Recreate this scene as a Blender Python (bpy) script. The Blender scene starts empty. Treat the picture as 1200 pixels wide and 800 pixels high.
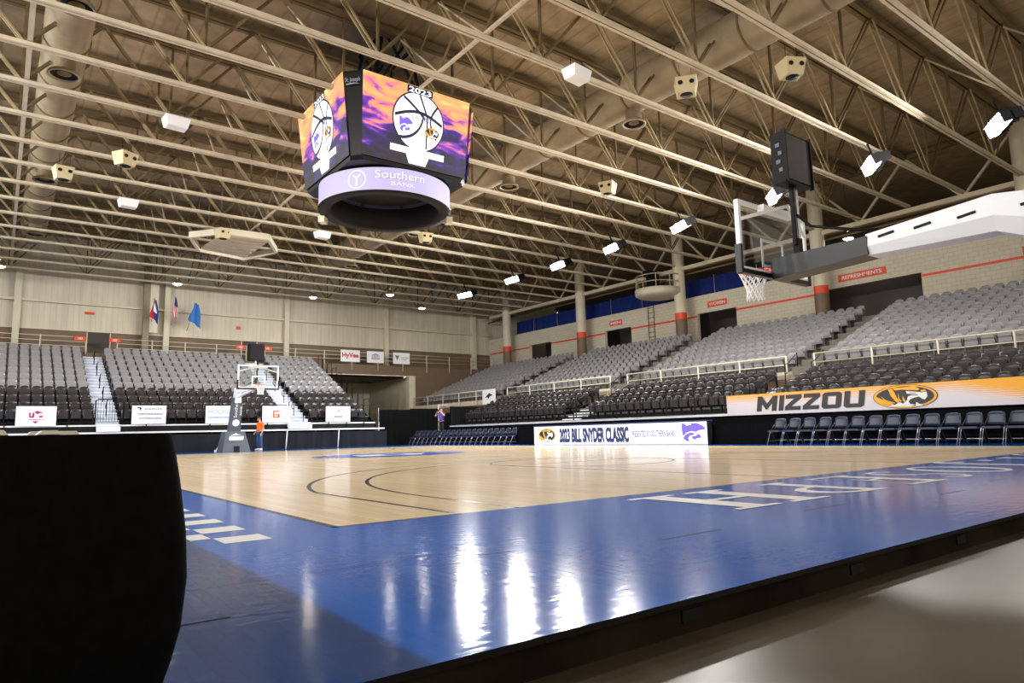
import bpy, bmesh, math, random
from mathutils import Vector, Matrix, Euler
random.seed(7)
PI = math.pi
SC = bpy.context.scene
COL = SC.collection

# ------------------------------------------------------------------ materials
def mat(name, color, rough=0.5, metal=0.0, spec=0.5, emit=None, estr=0.0, noise=0.0, nscale=8.0, coat=0.0, bump=0.0):
    m = bpy.data.materials.new(name); m.use_nodes = True
    nt = m.node_tree; b = nt.nodes['Principled BSDF']
    b.inputs['Base Color'].default_value = (*color, 1)
    b.inputs['Roughness'].default_value = rough
    b.inputs['Metallic'].default_value = metal
    b.inputs['Specular IOR Level'].default_value = spec
    if coat: b.inputs['Coat Weight'].default_value = coat; b.inputs['Coat Roughness'].default_value = 0.1
    if emit is not None:
        b.inputs['Emission Color'].default_value = (*emit, 1)
        b.inputs['Emission Strength'].default_value = estr
    if noise or bump:
        tc = nt.nodes.new('ShaderNodeTexCoord'); nz = nt.nodes.new('ShaderNodeTexNoise')
        nz.inputs['Scale'].default_value = nscale; nz.inputs['Detail'].default_value = 5
        nt.links.new(tc.outputs['Object'], nz.inputs['Vector'])
        if noise:
            r = nt.nodes.new('ShaderNodeValToRGB')
            r.color_ramp.elements[0].position = 0.3; r.color_ramp.elements[1].position = 0.7
            r.color_ramp.elements[0].color = (*[c*(1-noise) for c in color], 1)
            r.color_ramp.elements[1].color = (*[min(1, c*(1+noise)) for c in color], 1)
            nt.links.new(nz.outputs['Fac'], r.inputs['Fac']); nt.links.new(r.outputs['Color'], b.inputs['Base Color'])
        if bump:
            bp = nt.nodes.new('ShaderNodeBump'); bp.inputs['Strength'].default_value = bump; bp.inputs['Distance'].default_value = 0.02
            nt.links.new(nz.outputs['Fac'], bp.inputs['Height']); nt.links.new(bp.outputs['Normal'], b.inputs['Normal'])
    return m

def srgb(r, g, b):
    f = lambda c: ((c/255+0.055)/1.055)**2.4 if c/255 > 0.04045 else c/255/12.92
    return (f(r), f(g), f(b))

M = {}
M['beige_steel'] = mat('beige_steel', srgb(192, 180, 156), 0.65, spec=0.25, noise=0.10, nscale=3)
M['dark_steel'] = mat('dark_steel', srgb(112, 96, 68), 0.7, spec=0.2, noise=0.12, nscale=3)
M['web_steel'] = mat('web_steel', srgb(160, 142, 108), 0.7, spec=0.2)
M['beige_paint'] = mat('beige_paint', srgb(205, 198, 176), 0.55, noise=0.05, nscale=2)
M['brown_paint'] = mat('brown_paint', srgb(112, 92, 74), 0.6, noise=0.07, nscale=2)
M['pilaster_shadow'] = mat('pilaster_shadow', srgb(140, 130, 110), 0.7)  # shadow beside a far-wall pilaster, put into the colour
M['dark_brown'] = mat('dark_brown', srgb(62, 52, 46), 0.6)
M['speaker_beige'] = mat('speaker_beige', srgb(186, 172, 134), 0.6)
M['duct'] = mat('duct', srgb(146, 132, 104), 0.6, noise=0.08, nscale=4)
M['black'] = mat('black', (0.004, 0.004, 0.005), 0.6, spec=0.2)
M['black_gloss'] = mat('black_gloss', (0.004, 0.004, 0.005), 0.4, spec=0.2)
M['black_cloth'] = mat('black_cloth', (0.0035, 0.0035, 0.004), 0.9, spec=0.1, noise=0.3, nscale=30)
M['navy_cloth'] = mat('navy_cloth', srgb(34, 37, 42), 0.9, spec=0.1)
M['pad_grey'] = mat('pad_grey', srgb(74, 82, 92), 0.5)
M['pad_black'] = mat('pad_black', srgb(10, 11, 13), 0.42, spec=0.35, bump=0.12, nscale=5)
M['white'] = mat('white', (0.82, 0.83, 0.85), 0.4)
M['white_gloss'] = mat('white_gloss', (0.72, 0.74, 0.76), 0.35)
M['vinyl'] = mat('vinyl', (0.85, 0.86, 0.9), 0.5)
M['alu'] = mat('alu', (0.75, 0.77, 0.8), 0.4, metal=0.3)
M['steel'] = mat('steel', (0.55, 0.56, 0.58), 0.3, metal=0.9)
M['grey_plastic'] = mat('grey_plastic', srgb(142, 142, 145), 0.25, noise=0.04)
M['grey_plastic_dark'] = mat('grey_plastic_dark', srgb(96, 96, 98), 0.5)
M['charcoal_plastic'] = mat('charcoal_plastic', srgb(46, 43, 45), 0.3, noise=0.05)
M['concrete_tier'] = mat('concrete_tier', srgb(112, 108, 100), 0.8, noise=0.12, nscale=3)
M['aisle_step'] = mat('aisle_step', srgb(236, 240, 250), 0.45)
M['riser_grey'] = mat('riser_grey', srgb(188, 198, 218), 0.6)
M['orange'] = mat('orange', srgb(222, 74, 30), 0.5)
M['red'] = mat('red', srgb(200, 30, 40), 0.5)
M['maroon'] = mat('maroon', srgb(170, 26, 90), 0.5)
M['ink'] = mat('ink', srgb(36, 36, 40), 0.5)
M['ink_navy'] = mat('ink_navy', srgb(28, 42, 96), 0.5)
M['ink_pale_blue'] = mat('ink_pale_blue', srgb(150, 170, 225), 0.5)
M['ink_grey'] = mat('ink_grey', srgb(150, 155, 165), 0.5)
M['ink_green'] = mat('ink_green', srgb(110, 130, 100), 0.5)
M['gold'] = mat('gold', srgb(246, 176, 26), 0.5)
M['royal_curtain'] = mat('royal_curtain', srgb(26, 44, 106), 0.85, spec=0.1, noise=0.15, nscale=2)
M['chair_navy'] = mat('chair_navy', srgb(36, 48, 74), 0.4, noise=0.08, nscale=12)
M['chair_frame'] = mat('chair_frame', srgb(150, 148, 165), 0.35, metal=0.6)
M['chair_dark'] = mat('chair_dark', srgb(46, 46, 52), 0.4, metal=0.5)
M['net'] = mat('net', (0.85, 0.85, 0.85), 0.8)
M['rim'] = mat('rim', srgb(236, 70, 34), 0.4)
M['skin'] = mat('skin', srgb(214, 158, 128), 0.55)
M['hair'] = mat('hair', srgb(60, 42, 30), 0.7)
M['shirt_orange'] = mat('shirt_orange', srgb(255, 116, 10), 0.8)
M['denim'] = mat('denim', srgb(52, 82, 124), 0.85)
M['shirt_purple'] = mat('shirt_purple', srgb(96, 78, 150), 0.8)
M['flag_red'] = mat('flag_red', srgb(190, 26, 40), 0.7)
M['flag_blue'] = mat('flag_blue', srgb(34, 50, 120), 0.7)
M['flag_white'] = mat('flag_white', srgb(225, 225, 225), 0.7)
M['flag_azure'] = mat('flag_azure', srgb(44, 110, 190), 0.7)
M['paper'] = mat('paper', (0.8, 0.8, 0.8), 0.6)
M['lamp'] = mat('lamp', (1, 1, 1), 0.5, emit=(1.0, 0.97, 0.93), estr=880.0)
M['lamp_end_added'] = mat('lamp_end_added', (1, 1, 1), 0.5, emit=(1.0, 0.97, 0.93), estr=170.0)  # weaker lens for the added near-end row
M['lamp_dim'] = mat('lamp_dim', (1, 1, 1), 0.5, emit=(1.0, 0.97, 0.9), estr=70.0)
M['led_white'] = mat('led_white', (0.1, 0.1, 0.1), 0.5, emit=(0.96, 0.97, 1.0), estr=1.45)
M['led_lilac'] = mat('led_lilac', (0.02, 0.02, 0.03), 0.5, emit=(0.66, 0.58, 0.90), estr=0.9)
M['led_lilac_white'] = mat('led_lilac_white', (0.02, 0.02, 0.03), 0.5, emit=(0.95, 0.95, 1.0), estr=1.05)
M['led_lilac_grey'] = mat('led_lilac_grey', (0.02, 0.02, 0.03), 0.5, emit=(0.42, 0.38, 0.66), estr=1.0)
M['led_navy'] = mat('led_navy', (0.02, 0.02, 0.03), 0.5, emit=srgb(36, 50, 105), estr=1.0)
M['led_purple'] = mat('led_purple', (0.02, 0.02, 0.03), 0.5, emit=srgb(126, 100, 222), estr=1.1)
M['led_gold'] = mat('led_gold', (0.02, 0.02, 0.03), 0.5, emit=srgb(240, 190, 40), estr=1.0)
M['led_black'] = mat('led_black', (0.01, 0.01, 0.02), 0.5, emit=srgb(22, 16, 46), estr=1.0)
M['led_ink_lilac'] = mat('led_ink_lilac', (0.02, 0.02, 0.03), 0.5, emit=(0.16, 0.16, 0.50), estr=1.0)
M['led_pale'] = mat('led_pale', (0.02, 0.02, 0.03), 0.5, emit=srgb(176, 180, 216), estr=1.0)

# glass of the backboards
g = bpy.data.materials.new('backboard_glass'); g.use_nodes = True
nt = g.node_tree; b = nt.nodes['Principled BSDF']
gl = nt.nodes.new('ShaderNodeBsdfGlossy'); gl.inputs['Roughness'].default_value = 0.02
tr = nt.nodes.new('ShaderNodeBsdfTransparent'); tr.inputs['Color'].default_value = (0.9, 0.92, 0.92, 1)
mx = nt.nodes.new('ShaderNodeMixShader')
mx.inputs[0].default_value = 0.05; nt.links.new(tr.outputs[0], mx.inputs[1]); nt.links.new(gl.outputs[0], mx.inputs[2])
nt.links.new(mx.outputs[0], nt.nodes['Material Output'].inputs['Surface'])
M['glass'] = g

def plank_mat(name, base, dark, blue=False, rough=0.14, along=(0.11, 1.6), joints=True):
    m = bpy.data.materials.new(name); m.use_nodes = True
    nt = m.node_tree; b = nt.nodes['Principled BSDF']; L = nt.links
    tc = nt.nodes.new('ShaderNodeTexCoord'); mp = nt.nodes.new('ShaderNodeMapping')
    mp.inputs['Rotation'].default_value = (0, 0, PI/2)
    L.new(tc.outputs['Object'], mp.inputs['Vector'])
    br = nt.nodes.new('ShaderNodeTexBrick')
    br.inputs['Scale'].default_value = 1.0; br.inputs['Brick Width'].default_value = 1.3; br.inputs['Row Height'].default_value = 0.057
    br.inputs['Mortar Size'].default_value = 0.0012; br.inputs['Mortar Smooth'].default_value = 0.1
    br.inputs['Color1'].default_value = (*base, 1); br.inputs['Color2'].default_value = (*dark, 1)
    br.inputs['Mortar'].default_value = (*[c*0.75 for c in dark], 1); br.offset = 0.37
    L.new(mp.outputs['Vector'], br.inputs['Vector'])
    # broad tone shifts: large panels of the portable floor
    nz = nt.nodes.new('ShaderNodeTexNoise'); nz.inputs['Scale'].default_value = 0.6; nz.inputs['Detail'].default_value = 4
    L.new(tc.outputs['Object'], nz.inputs['Vector'])
    mixc = nt.nodes.new('ShaderNodeMix'); mixc.data_type = 'RGBA'; mixc.blend_type = 'MULTIPLY'
    rp = nt.nodes.new('ShaderNodeValToRGB'); rp.color_ramp.elements[0].position = 0.3; rp.color_ramp.elements[1].position = 0.75
    rp.color_ramp.elements[0].color = (0.86, 0.84, 0.82, 1); rp.color_ramp.elements[1].color = (1, 1, 1, 1)
    L.new(nz.outputs['Fac'], rp.inputs['Fac']); mixc.inputs[0].default_value = 1.0
    L.new(br.outputs['Color'], mixc.inputs[6]); L.new(rp.outputs['Color'], mixc.inputs[7])
    L.new(mixc.outputs[2], b.inputs['Base Color'])
    b.inputs['Roughness'].default_value = rough
    b.inputs['Specular IOR Level'].default_value = 0.3
    # wavy lacquer: ripple along the boards and fine scratches
    m2 = nt.nodes.new('ShaderNodeMapping'); m2.inputs['Scale'].default_value = (3.0, 9.0, 1)
    L.new(tc.outputs['Object'], m2.inputs['Vector'])
    n2 = nt.nodes.new('ShaderNodeTexNoise'); n2.inputs['Scale'].default_value = 2.2; n2.inputs['Detail'].default_value = 3
    L.new(m2.outputs['Vector'], n2.inputs['Vector'])
    bp = nt.nodes.new('ShaderNodeBump'); bp.inputs['Strength'].default_value = 0.12; bp.inputs['Distance'].default_value = 0.012
    L.new(n2.outputs['Fac'], bp.inputs['Height'])
    bp2 = nt.nodes.new('ShaderNodeBump'); bp2.inputs['Strength'].default_value = 0.03; bp2.inputs['Distance'].default_value = 0.002
    bp2.invert = True
    L.new(br.outputs['Fac'], bp2.inputs['Height']); L.new(bp.outputs['Normal'], bp2.inputs['Normal'])
    L.new(bp2.outputs['Normal'], b.inputs['Normal'])
    return m
M['court_wood'] = plank_mat('court_wood', srgb(240, 220, 184), srgb(228, 204, 164))
M['court_blue'] = plank_mat('court_blue', srgb(0, 98, 200), srgb(0, 91, 190), rough=0.12)
M['court_white'] = mat('court_white', (0.80, 0.80, 0.76), 0.2)
M['court_black'] = mat('court_black', (0.012, 0.014, 0.03), 0.2)
M['court_logo_blue'] = mat('court_logo_blue', srgb(8, 72, 176), 0.2)
M['joint_brown'] = mat('joint_brown', srgb(70, 50, 34), 0.7)
M['court_edge'] = mat('court_edge', srgb(34, 27, 22), 0.95, spec=0.1, noise=0.6, nscale=2.2)

def floor_mat():
    m = mat('concrete_floor', srgb(128, 118, 104), 0.33)
    nt = m.node_tree; b = nt.nodes['Principled BSDF']; L = nt.links
    tc = nt.nodes.new('ShaderNodeTexCoord')
    n1 = nt.nodes.new('ShaderNodeTexNoise'); n1.inputs['Scale'].default_value = 1.3; n1.inputs['Detail'].default_value = 9; n1.inputs['Roughness'].default_value = 0.65
    L.new(tc.outputs['Object'], n1.inputs['Vector'])
    r = nt.nodes.new('ShaderNodeValToRGB'); r.color_ramp.elements[0].position = 0.32; r.color_ramp.elements[1].position = 0.68
    r.color_ramp.elements[0].color = (*srgb(62, 56, 46), 1); r.color_ramp.elements[1].color = (*srgb(92, 84, 72), 1)
    L.new(n1.outputs['Fac'], r.inputs['Fac']); L.new(r.outputs['Color'], b.inputs['Base Color'])
    mr = nt.nodes.new('ShaderNodeMapRange'); mr.inputs['To Min'].default_value = 0.26; mr.inputs['To Max'].default_value = 0.42
    L.new(n1.outputs['Fac'], mr.inputs['Value']); L.new(mr.outputs[0], b.inputs['Roughness'])
    return m
M['concrete_floor'] = floor_mat()

def ribbed(name, color, axis, pitch, depth, noise=0.06, dark=0.8):
    """vertical metal siding / deck: stripes along one axis"""
    m = mat(name, color, 0.6)
    nt = m.node_tree; b = nt.nodes['Principled BSDF']; L = nt.links
    tc = nt.nodes.new('ShaderNodeTexCoord'); sx = nt.nodes.new('ShaderNodeSeparateXYZ'); L.new(tc.outputs['Object'], sx.inputs[0])
    mu = nt.nodes.new('ShaderNodeMath'); mu.operation = 'MULTIPLY'; mu.inputs[1].default_value = 1.0/pitch
    L.new(sx.outputs[axis], mu.inputs[0])
    fr = nt.nodes.new('ShaderNodeMath'); fr.operation = 'FRACT'; L.new(mu.outputs[0], fr.inputs[0])
    r = nt.nodes.new('ShaderNodeValToRGB'); e = r.color_ramp.elements
    e[0].position = 0.0; e[0].color = (dark, dark, dark, 1); e[1].position = 0.10; e[1].color = (1, 1, 1, 1)
    e2 = e.new(0.90); e2.color = (1, 1, 1, 1); e3 = e.new(1.0); e3.color = (dark, dark, dark, 1)
    L.new(fr.outputs[0], r.inputs['Fac'])
    nz = nt.nodes.new('ShaderNodeTexNoise'); nz.inputs['Scale'].default_value = 1.4; nz.inputs['Detail'].default_value = 6
    sc = nt.nodes.new('ShaderNodeMapping'); sc.inputs['Scale'].default_value = (1.6, 1.6, 0.25) if axis != 2 else (1, 1, 1)
    L.new(tc.outputs['Object'], sc.inputs[0]); L.new(sc.outputs[0], nz.inputs['Vector'])
    r2 = nt.nodes.new('ShaderNodeValToRGB'); r2.color_ramp.elements[0].position = 0.3; r2.color_ramp.elements[1].position = 0.7
    r2.color_ramp.elements[0].color = (*[c*(1-noise) for c in color], 1); r2.color_ramp.elements[1].color = (*[c*(1+noise) for c in color], 1)
    L.new(nz.outputs['Fac'], r2.inputs['Fac'])
    mx = nt.nodes.new('ShaderNodeMix'); mx.data_type = 'RGBA'; mx.blend_type = 'MULTIPLY'; mx.inputs[0].default_value = 1
    L.new(r2.outputs['Color'], mx.inputs[6]); L.new(r.outputs['Color'], mx.inputs[7]); L.new(mx.outputs[2], b.inputs['Base Color'])
    bp = nt.nodes.new('ShaderNodeBump'); bp.inputs['Strength'].default_value = 0.6; bp.inputs['Distance'].default_value = depth
    L.new(r.outputs['Color'], bp.inputs['Height']); L.new(bp.outputs['Normal'], b.inputs['Normal'])
    return m
M['wall_panel'] = ribbed('wall_panel', srgb(204, 197, 178), 0, 0.30, 0.03, noise=0.10, dark=0.86)
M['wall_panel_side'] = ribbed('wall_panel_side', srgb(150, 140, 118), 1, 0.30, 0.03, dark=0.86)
M['roof_deck'] = ribbed('roof_deck', srgb(158, 138, 106), 0, 0.62, 0.04, noise=0.22, dark=0.72)

def block_mat():
    m = mat('cinder_block', srgb(206, 200, 182), 0.7)
    nt = m.node_tree; b = nt.nodes['Principled BSDF']; L = nt.links
    tc = nt.nodes.new('ShaderNodeTexCoord'); sp = nt.nodes.new('ShaderNodeSeparateXYZ'); cb = nt.nodes.new('ShaderNodeCombineXYZ')
    L.new(tc.outputs['Object'], sp.inputs[0]); L.new(sp.outputs[1], cb.inputs[0]); L.new(sp.outputs[2], cb.inputs[1])
    br = nt.nodes.new('ShaderNodeTexBrick'); br.inputs['Scale'].default_value = 1; br.inputs['Brick Width'].default_value = 0.4; br.inputs['Row Height'].default_value = 0.2
    br.inputs['Mortar Size'].default_value = 0.006
    br.inputs['Color1'].default_value = (*srgb(206, 200, 182), 1); br.inputs['Color2'].default_value = (*srgb(200, 194, 174), 1); br.inputs['Mortar'].default_value = (*srgb(160, 152, 134), 1)
    L.new(cb.outputs[0], br.inputs['Vector']); L.new(br.outputs['Color'], b.inputs['Base Color'])
    return m
M['block'] = block_mat()

def screen_mat():
    """glowing sunset clouds shown on the video panels"""
    m = bpy.data.materials.new('video_sunset'); m.use_nodes = True
    nt = m.node_tree; b = nt.nodes['Principled BSDF']; L = nt.links
    tc = nt.nodes.new('ShaderNodeTexCoord'); mp = nt.nodes.new('ShaderNodeMapping')
    mp.inputs['Scale'].default_value = (0.55, 0.55, 1.5)
    L.new(tc.outputs['Object'], mp.inputs[0])
    nz = nt.nodes.new('ShaderNodeTexNoise'); nz.inputs['Scale'].default_value = 1.9; nz.inputs['Detail'].default_value = 3; nz.inputs['Distortion'].default_value = 0.9
    L.new(mp.outputs[0], nz.inputs['Vector'])
    sp = nt.nodes.new('ShaderNodeSeparateXYZ'); L.new(tc.outputs['Object'], sp.inputs[0])
    mr = nt.nodes.new('ShaderNodeMapRange'); mr.inputs['From Min'].default_value = 0.0; mr.inputs['From Max'].default_value = 2.4
    mr.inputs['To Min'].default_value = -0.24; mr.inputs['To Max'].default_value = 0.30
    L.new(sp.outputs[2], mr.inputs['Value'])
    ad = nt.nodes.new('ShaderNodeMath'); L.new(nz.outputs['Fac'], ad.inputs[0]); L.new(mr.outputs[0], ad.inputs[1])
    r = nt.nodes.new('ShaderNodeValToRGB'); e = r.color_ramp.elements
    e[0].position = 0.28; e[0].color = (*srgb(18, 6, 34), 1); e[1].position = 0.92; e[1].color = (*srgb(255, 236, 150), 1)
    for p, c in ((0.40, (34, 10, 92)), (0.47, (66, 14, 150)), (0.54, (150, 54, 190)), (0.60, (244, 130, 150)), (0.68, (255, 170, 110)), (0.80, (255, 190, 120))):
        q = e.new(p); q.color = (*srgb(*c), 1)
    L.new(ad.outputs[0], r.inputs['Fac'])
    b.inputs['Base Color'].default_value = (0.02, 0.02, 0.02, 1)
    L.new(r.outputs['Color'], b.inputs['Emission Color']); b.inputs['Emission Strength'].default_value = 1.0
    return m
M['video'] = screen_mat()

def banner_mat():
    """white vinyl fading to gold toward its upper end, with thin stripes"""
    m = mat('gold_fade_vinyl', (0.8, 0.8, 0.85), 0.5)
    nt = m.node_tree; b = nt.nodes['Principled BSDF']; L = nt.links
    tc = nt.nodes.new('ShaderNodeTexCoord'); sp = nt.nodes.new('ShaderNodeSeparateXYZ'); L.new(tc.outputs['Object'], sp.inputs[0])
    # object space: y runs along the banner (0 = its end near the hoop), z up (0 = lower hem)
    my = nt.nodes.new('ShaderNodeMapRange'); my.inputs['From Min'].default_value = 4.9; my.inputs['From Max'].default_value = 1.5
    my.inputs['To Min'].default_value = -0.25; my.inputs['To Max'].default_value = 0.75; L.new(sp.outputs[1], my.inputs['Value'])
    mz = nt.nodes.new('ShaderNodeMapRange'); mz.inputs['From Min'].default_value = 0.0; mz.inputs['From Max'].default_value = 0.74
    mz.inputs['To Min'].default_value = -0.2; mz.inputs['To Max'].default_value = 0.8; L.new(sp.outputs[2], mz.inputs['Value'])
    ad = nt.nodes.new('ShaderNodeMath'); L.new(my.outputs[0], ad.inputs[0]); L.new(mz.outputs[0], ad.inputs[1])
    wv = nt.nodes.new('ShaderNodeMath'); wv.operation = 'MULTIPLY'; wv.inputs[1].default_value = 16.0; L.new(sp.outputs[2], wv.inputs[0])
    fr = nt.nodes.new('ShaderNodeMath'); fr.operation = 'FRACT'; L.new(wv.outputs[0], fr.inputs[0])
    sm = nt.nodes.new('ShaderNodeMath'); sm.operation = 'MULTIPLY_ADD'; sm.inputs[1].default_value = 0.5; L.new(fr.outputs[0], sm.inputs[0]); L.new(ad.outputs[0], sm.inputs[2])
    r = nt.nodes.new('ShaderNodeValToRGB'); r.color_ramp.elements[0].position = 0.5; r.color_ramp.elements[1].position = 0.62
    r.color_ramp.elements[0].color = (*srgb(216, 214, 224), 1); r.color_ramp.elements[1].color = (*srgb(244, 172, 26), 1)
    L.new(sm.outputs[0], r.inputs['Fac']); L.new(r.outputs['Color'], b.inputs['Base Color'])
    return m
M['gold_fade'] = banner_mat()

# ------------------------------------------------------------------ mesh builder
class MB:
    def __init__(self):
        self.v = []; self.f = []; self.m = []; self.mats = []; self.sm = []
    def mi(self, name):
        if name not in self.mats: self.mats.append(name)
        return self.mats.index(name)
    def add(self, vs, fs, m, smooth=False):
        o = len(self.v); k = self.mi(m)
        self.v += [tuple(p) for p in vs]
        for f in fs: self.f.append(tuple(i+o for i in f)); self.m.append(k); self.sm.append(smooth)
    def box(self, a, b, m):
        (x0, y0, z0), (x1, y1, z1) = a, b
        x0, x1 = min(x0, x1), max(x0, x1); y0, y1 = min(y0, y1), max(y0, y1); z0, z1 = min(z0, z1), max(z0, z1)
        vs = [(x0,y0,z0),(x1,y0,z0),(x1,y1,z0),(x0,y1,z0),(x0,y0,z1),(x1,y0,z1),(x1,y1,z1),(x0,y1,z1)]
        self.add(vs, [(0,3,2,1),(4,5,6,7),(0,1,5,4),(1,2,6,5),(2,3,7,6),(3,0,4,7)], m)
    def hexa(self, vs, m):
        self.add(vs, [(0,3,2,1),(4,5,6,7),(0,1,5,4),(1,2,6,5),(2,3,7,6),(3,0,4,7)], m)
    def bar(self, p, q, w, h, m, up=(0, 0, 1)):
        p, q = Vector(p), Vector(q); d = (q-p).normalized(); up = Vector(up)
        if abs(d.dot(up)) > 0.98: up = Vector((0, 1, 0))
        s = d.cross(up).normalized()*w/2; t = s.cross(d).normalized()*h/2
        vs = [p-s-t, p+s-t, p+s+t, p-s+t, q-s-t, q+s-t, q+s+t, q-s+t]
        self.hexa(vs, m)
    def tube(self, pts, r, m, n=8, caps=True):
        pts = [Vector(p) for p in pts]; rings = []
        for i, p in enumerate(pts):
            d = (pts[min(i+1, len(pts)-1)] - pts[max(i-1, 0)]).normalized()
            up = Vector((0, 0, 1)) if abs(d.z) < 0.95 else Vector((0, 1, 0))
            s = d.cross(up).normalized(); t = s.cross(d)
            rr = r[i] if isinstance(r, (list, tuple)) else r
            rings.append([p + s*rr*math.cos(2*PI*k/n) + t*rr*math.sin(2*PI*k/n) for k in range(n)])
        vs = [v for R in rings for v in R]; fs = []
        for i in range(len(pts)-1):
            for k in range(n):
                a, b2 = i*n+k, i*n+(k+1) % n
                fs.append((a, b2, b2+n, a+n))
        if caps: fs.append(tuple(range(n-1, -1, -1))); fs.append(tuple(range((len(pts)-1)*n, len(pts)*n)))
        self.add(vs, fs, m, True)
    def lathe(self, prof, c, m, n=24, a0=0, a1=2*PI, smooth=True, axis='z'):
        full = abs(a1-a0-2*PI) < 1e-6; k = n if full else n+1; vs = []; fs = []
        for (r, z) in prof:
            for j in range(k):
                a = a0+(a1-a0)*j/n
                if axis == 'z': vs.append((c[0]+r*math.cos(a), c[1]+r*math.sin(a), c[2]+z))
                else: vs.append((c[0]+r*math.cos(a), c[1]+z, c[2]+r*math.sin(a)))
        for i in range(len(prof)-1):
            for j in range(n):
                a, b2 = i*k+j, i*k+(j+1) % k
                fs.append((a, b2, b2+k, a+k) if axis == 'z' else (a, a+k, b2+k, b2))
        self.add(vs, fs, m, smooth)
    def poly(self, pts, m): self.add(pts, [tuple(range(len(pts)))], m)
    def flat(self, P, pts, m):
        """2D polygon placed by P(u, v) -> 3D, triangulated (may be concave)"""
        from mathutils.geometry import tessellate_polygon
        p3 = [Vector((a, b, 0)) for a, b in pts]
        tr = tessellate_polygon([p3])
        self.add([P(a, b) for a, b in pts], [tuple(t) for t in tr], m)
    def text(self, s, P, h, m, sx=1.0, bold=0.0, align='LEFT', box_w=None, shear=0.0):
        vs, ts, w = text_mesh(s, bold, shear)
        k = h/0.70; sc = k*sx
        if box_w: sc = box_w/max(w, 1e-6)
        off = {'LEFT': 0, 'CENTER': -w*sc/2, 'RIGHT': -w*sc}[align]
        self.add([P(x*sc+off, y*k) for x, y in vs], ts, m)
        return w*sc
    def build(self, name, parent=None, loc=None, rot=None):
        me = bpy.data.meshes.new(name); me.from_pydata(self.v, [], self.f)
        for mn in self.mats: me.materials.append(M[mn])
        me.polygons.foreach_set('material_index', self.m); me.polygons.foreach_set('use_smooth', self.sm)
        me.update()
        o = bpy.data.objects.new(name, me); COL.objects.link(o)
        if loc: o.location = loc
        if rot: o.rotation_euler = rot
        if parent: o.parent = parent
        return o
_tc = {}
def text_mesh(s, bold=0.0, shear=0.0):
    if (s, bold, shear) in _tc: return _tc[(s, bold, shear)]
    c = bpy.data.curves.new('t', 'FONT'); c.body = s; c.offset = bold; c.shear = shear; c.fill_mode = 'FRONT'; c.resolution_u = 3
    o = bpy.data.objects.new('t', c); COL.objects.link(o)
    dg = bpy.context.evaluated_depsgraph_get(); dg.update()
    me = bpy.data.meshes.new_from_object(o.evaluated_get(dg))
    vs = [(v.co.x, v.co.y) for v in me.vertices]; fs = [tuple(p.vertices) for p in me.polygons]
    if vs:
        x0 = min(v[0] for v in vs); vs = [(x-x0, y) for x, y in vs]; w = max(v[0] for v in vs)
    else: w = 0
    bpy.data.objects.remove(o); bpy.data.curves.remove(c); bpy.data.meshes.remove(me)
    _tc[(s, bold, shear)] = (vs, fs, w)
    return _tc[(s, bold, shear)]

def thing(name, label, cat, loc=(0, 0, 0), rz=0, group=None):
    o = bpy.data.objects.new(name, None); COL.objects.link(o); o.empty_display_size = 0.1
    o.location = loc; o.rotation_euler = (0, 0, rz); o['label'] = label; o['category'] = cat
    if group: o['group'] = group
    return o
def tag(o, label, cat, group=None, kind=None):
    o['label'] = label; o['category'] = cat
    if group: o['group'] = group
    if kind: o['kind'] = kind
    return o
def struct(o): o['kind'] = 'structure'; return o
def dup(root, loc, rz=None, label=None, group=None):
    r = root.copy(); COL.objects.link(r); r.location = loc
    if rz is not None: r.rotation_euler = (0, 0, rz)
    if label: r['label'] = label
    if group: r['group'] = group
    for ch in list(root.children):
        c = ch.copy(); COL.objects.link(c); c.parent = r
        for gch in ch.children:
            d = gch.copy(); COL.objects.link(d); d.parent = c
    return r
ORD = 'first second third fourth fifth sixth seventh eighth ninth tenth eleventh twelfth thirteenth fourteenth fifteenth sixteenth seventeenth eighteenth nineteenth twentieth twenty-first twenty-second twenty-third twenty-fourth twenty-fifth twenty-sixth twenty-seventh twenty-eighth twenty-ninth thirtieth'.split()

# ------------------------------------------------------------------ camera (matched to the court's known sizes)
R3 = Matrix(((0.7994465, -0.06044571, -0.59768855), (-0.60025021, -0.12043103, -0.7906934), (-0.02418623, 0.99087975, -0.13256071)))
CAM = Vector((-1.86802, -4.54548, 0.611675)); FPX = 796.93
cd = bpy.data.cameras.new('camera'); cam = bpy.data.objects.new('camera', cd); COL.objects.link(cam)
cam.matrix_world = Matrix.Translation(CAM) @ R3.to_4x4()
cd.sensor_width = 36; cd.lens = FPX/1200*36; cd.clip_start = 0.05; cd.clip_end = 300
SC.camera = cam
def px(p):
    c = R3.transposed() @ (Vector(p)-CAM)
    return (600+FPX*c.x/-c.z, 400-FPX*c.y/-c.z, -c.z)

FZ = -0.13          # arena floor below the portable court
# ------------------------------------------------------------------ SETTING
mb = MB(); mb.box((-19, -14, FZ-0.3), (41, 52, FZ), 'concrete_floor'); struct(mb.build('floor'))
mb = MB(); mb.box((-19, -14, 13.35), (41, 46, 13.6), 'roof_deck'); struct(mb.build('ceiling'))
mb = MB(); mb.box((-19, 45, 5.85), (41, 45.4, 13.35), 'wall_panel')
struct(mb.build('wall_far'))
mb = MB()     # brown lower wall and the deck it carries, with the tunnel opening
mb.box((-19, 43.3, FZ), (16.6, 43.6, 5.25), 'brown_paint')
mb.box((24.45, 43.3, FZ), (34, 43.6, 5.25), 'brown_paint')
mb.box((-19, 43.3, 5.25), (34, 43.6, 6.0), 'brown_paint')
mb.box((-19, 43.6, 5.65), (34, 45, 5.85), 'concrete_tier')
mb.box((-19, 44.94, 5.85), (34, 45.0, 7.5), 'brown_paint')
mb.box((16.6, 43.26, 5.18), (24.45, 43.34, 5.25), 'beige_paint')
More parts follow.
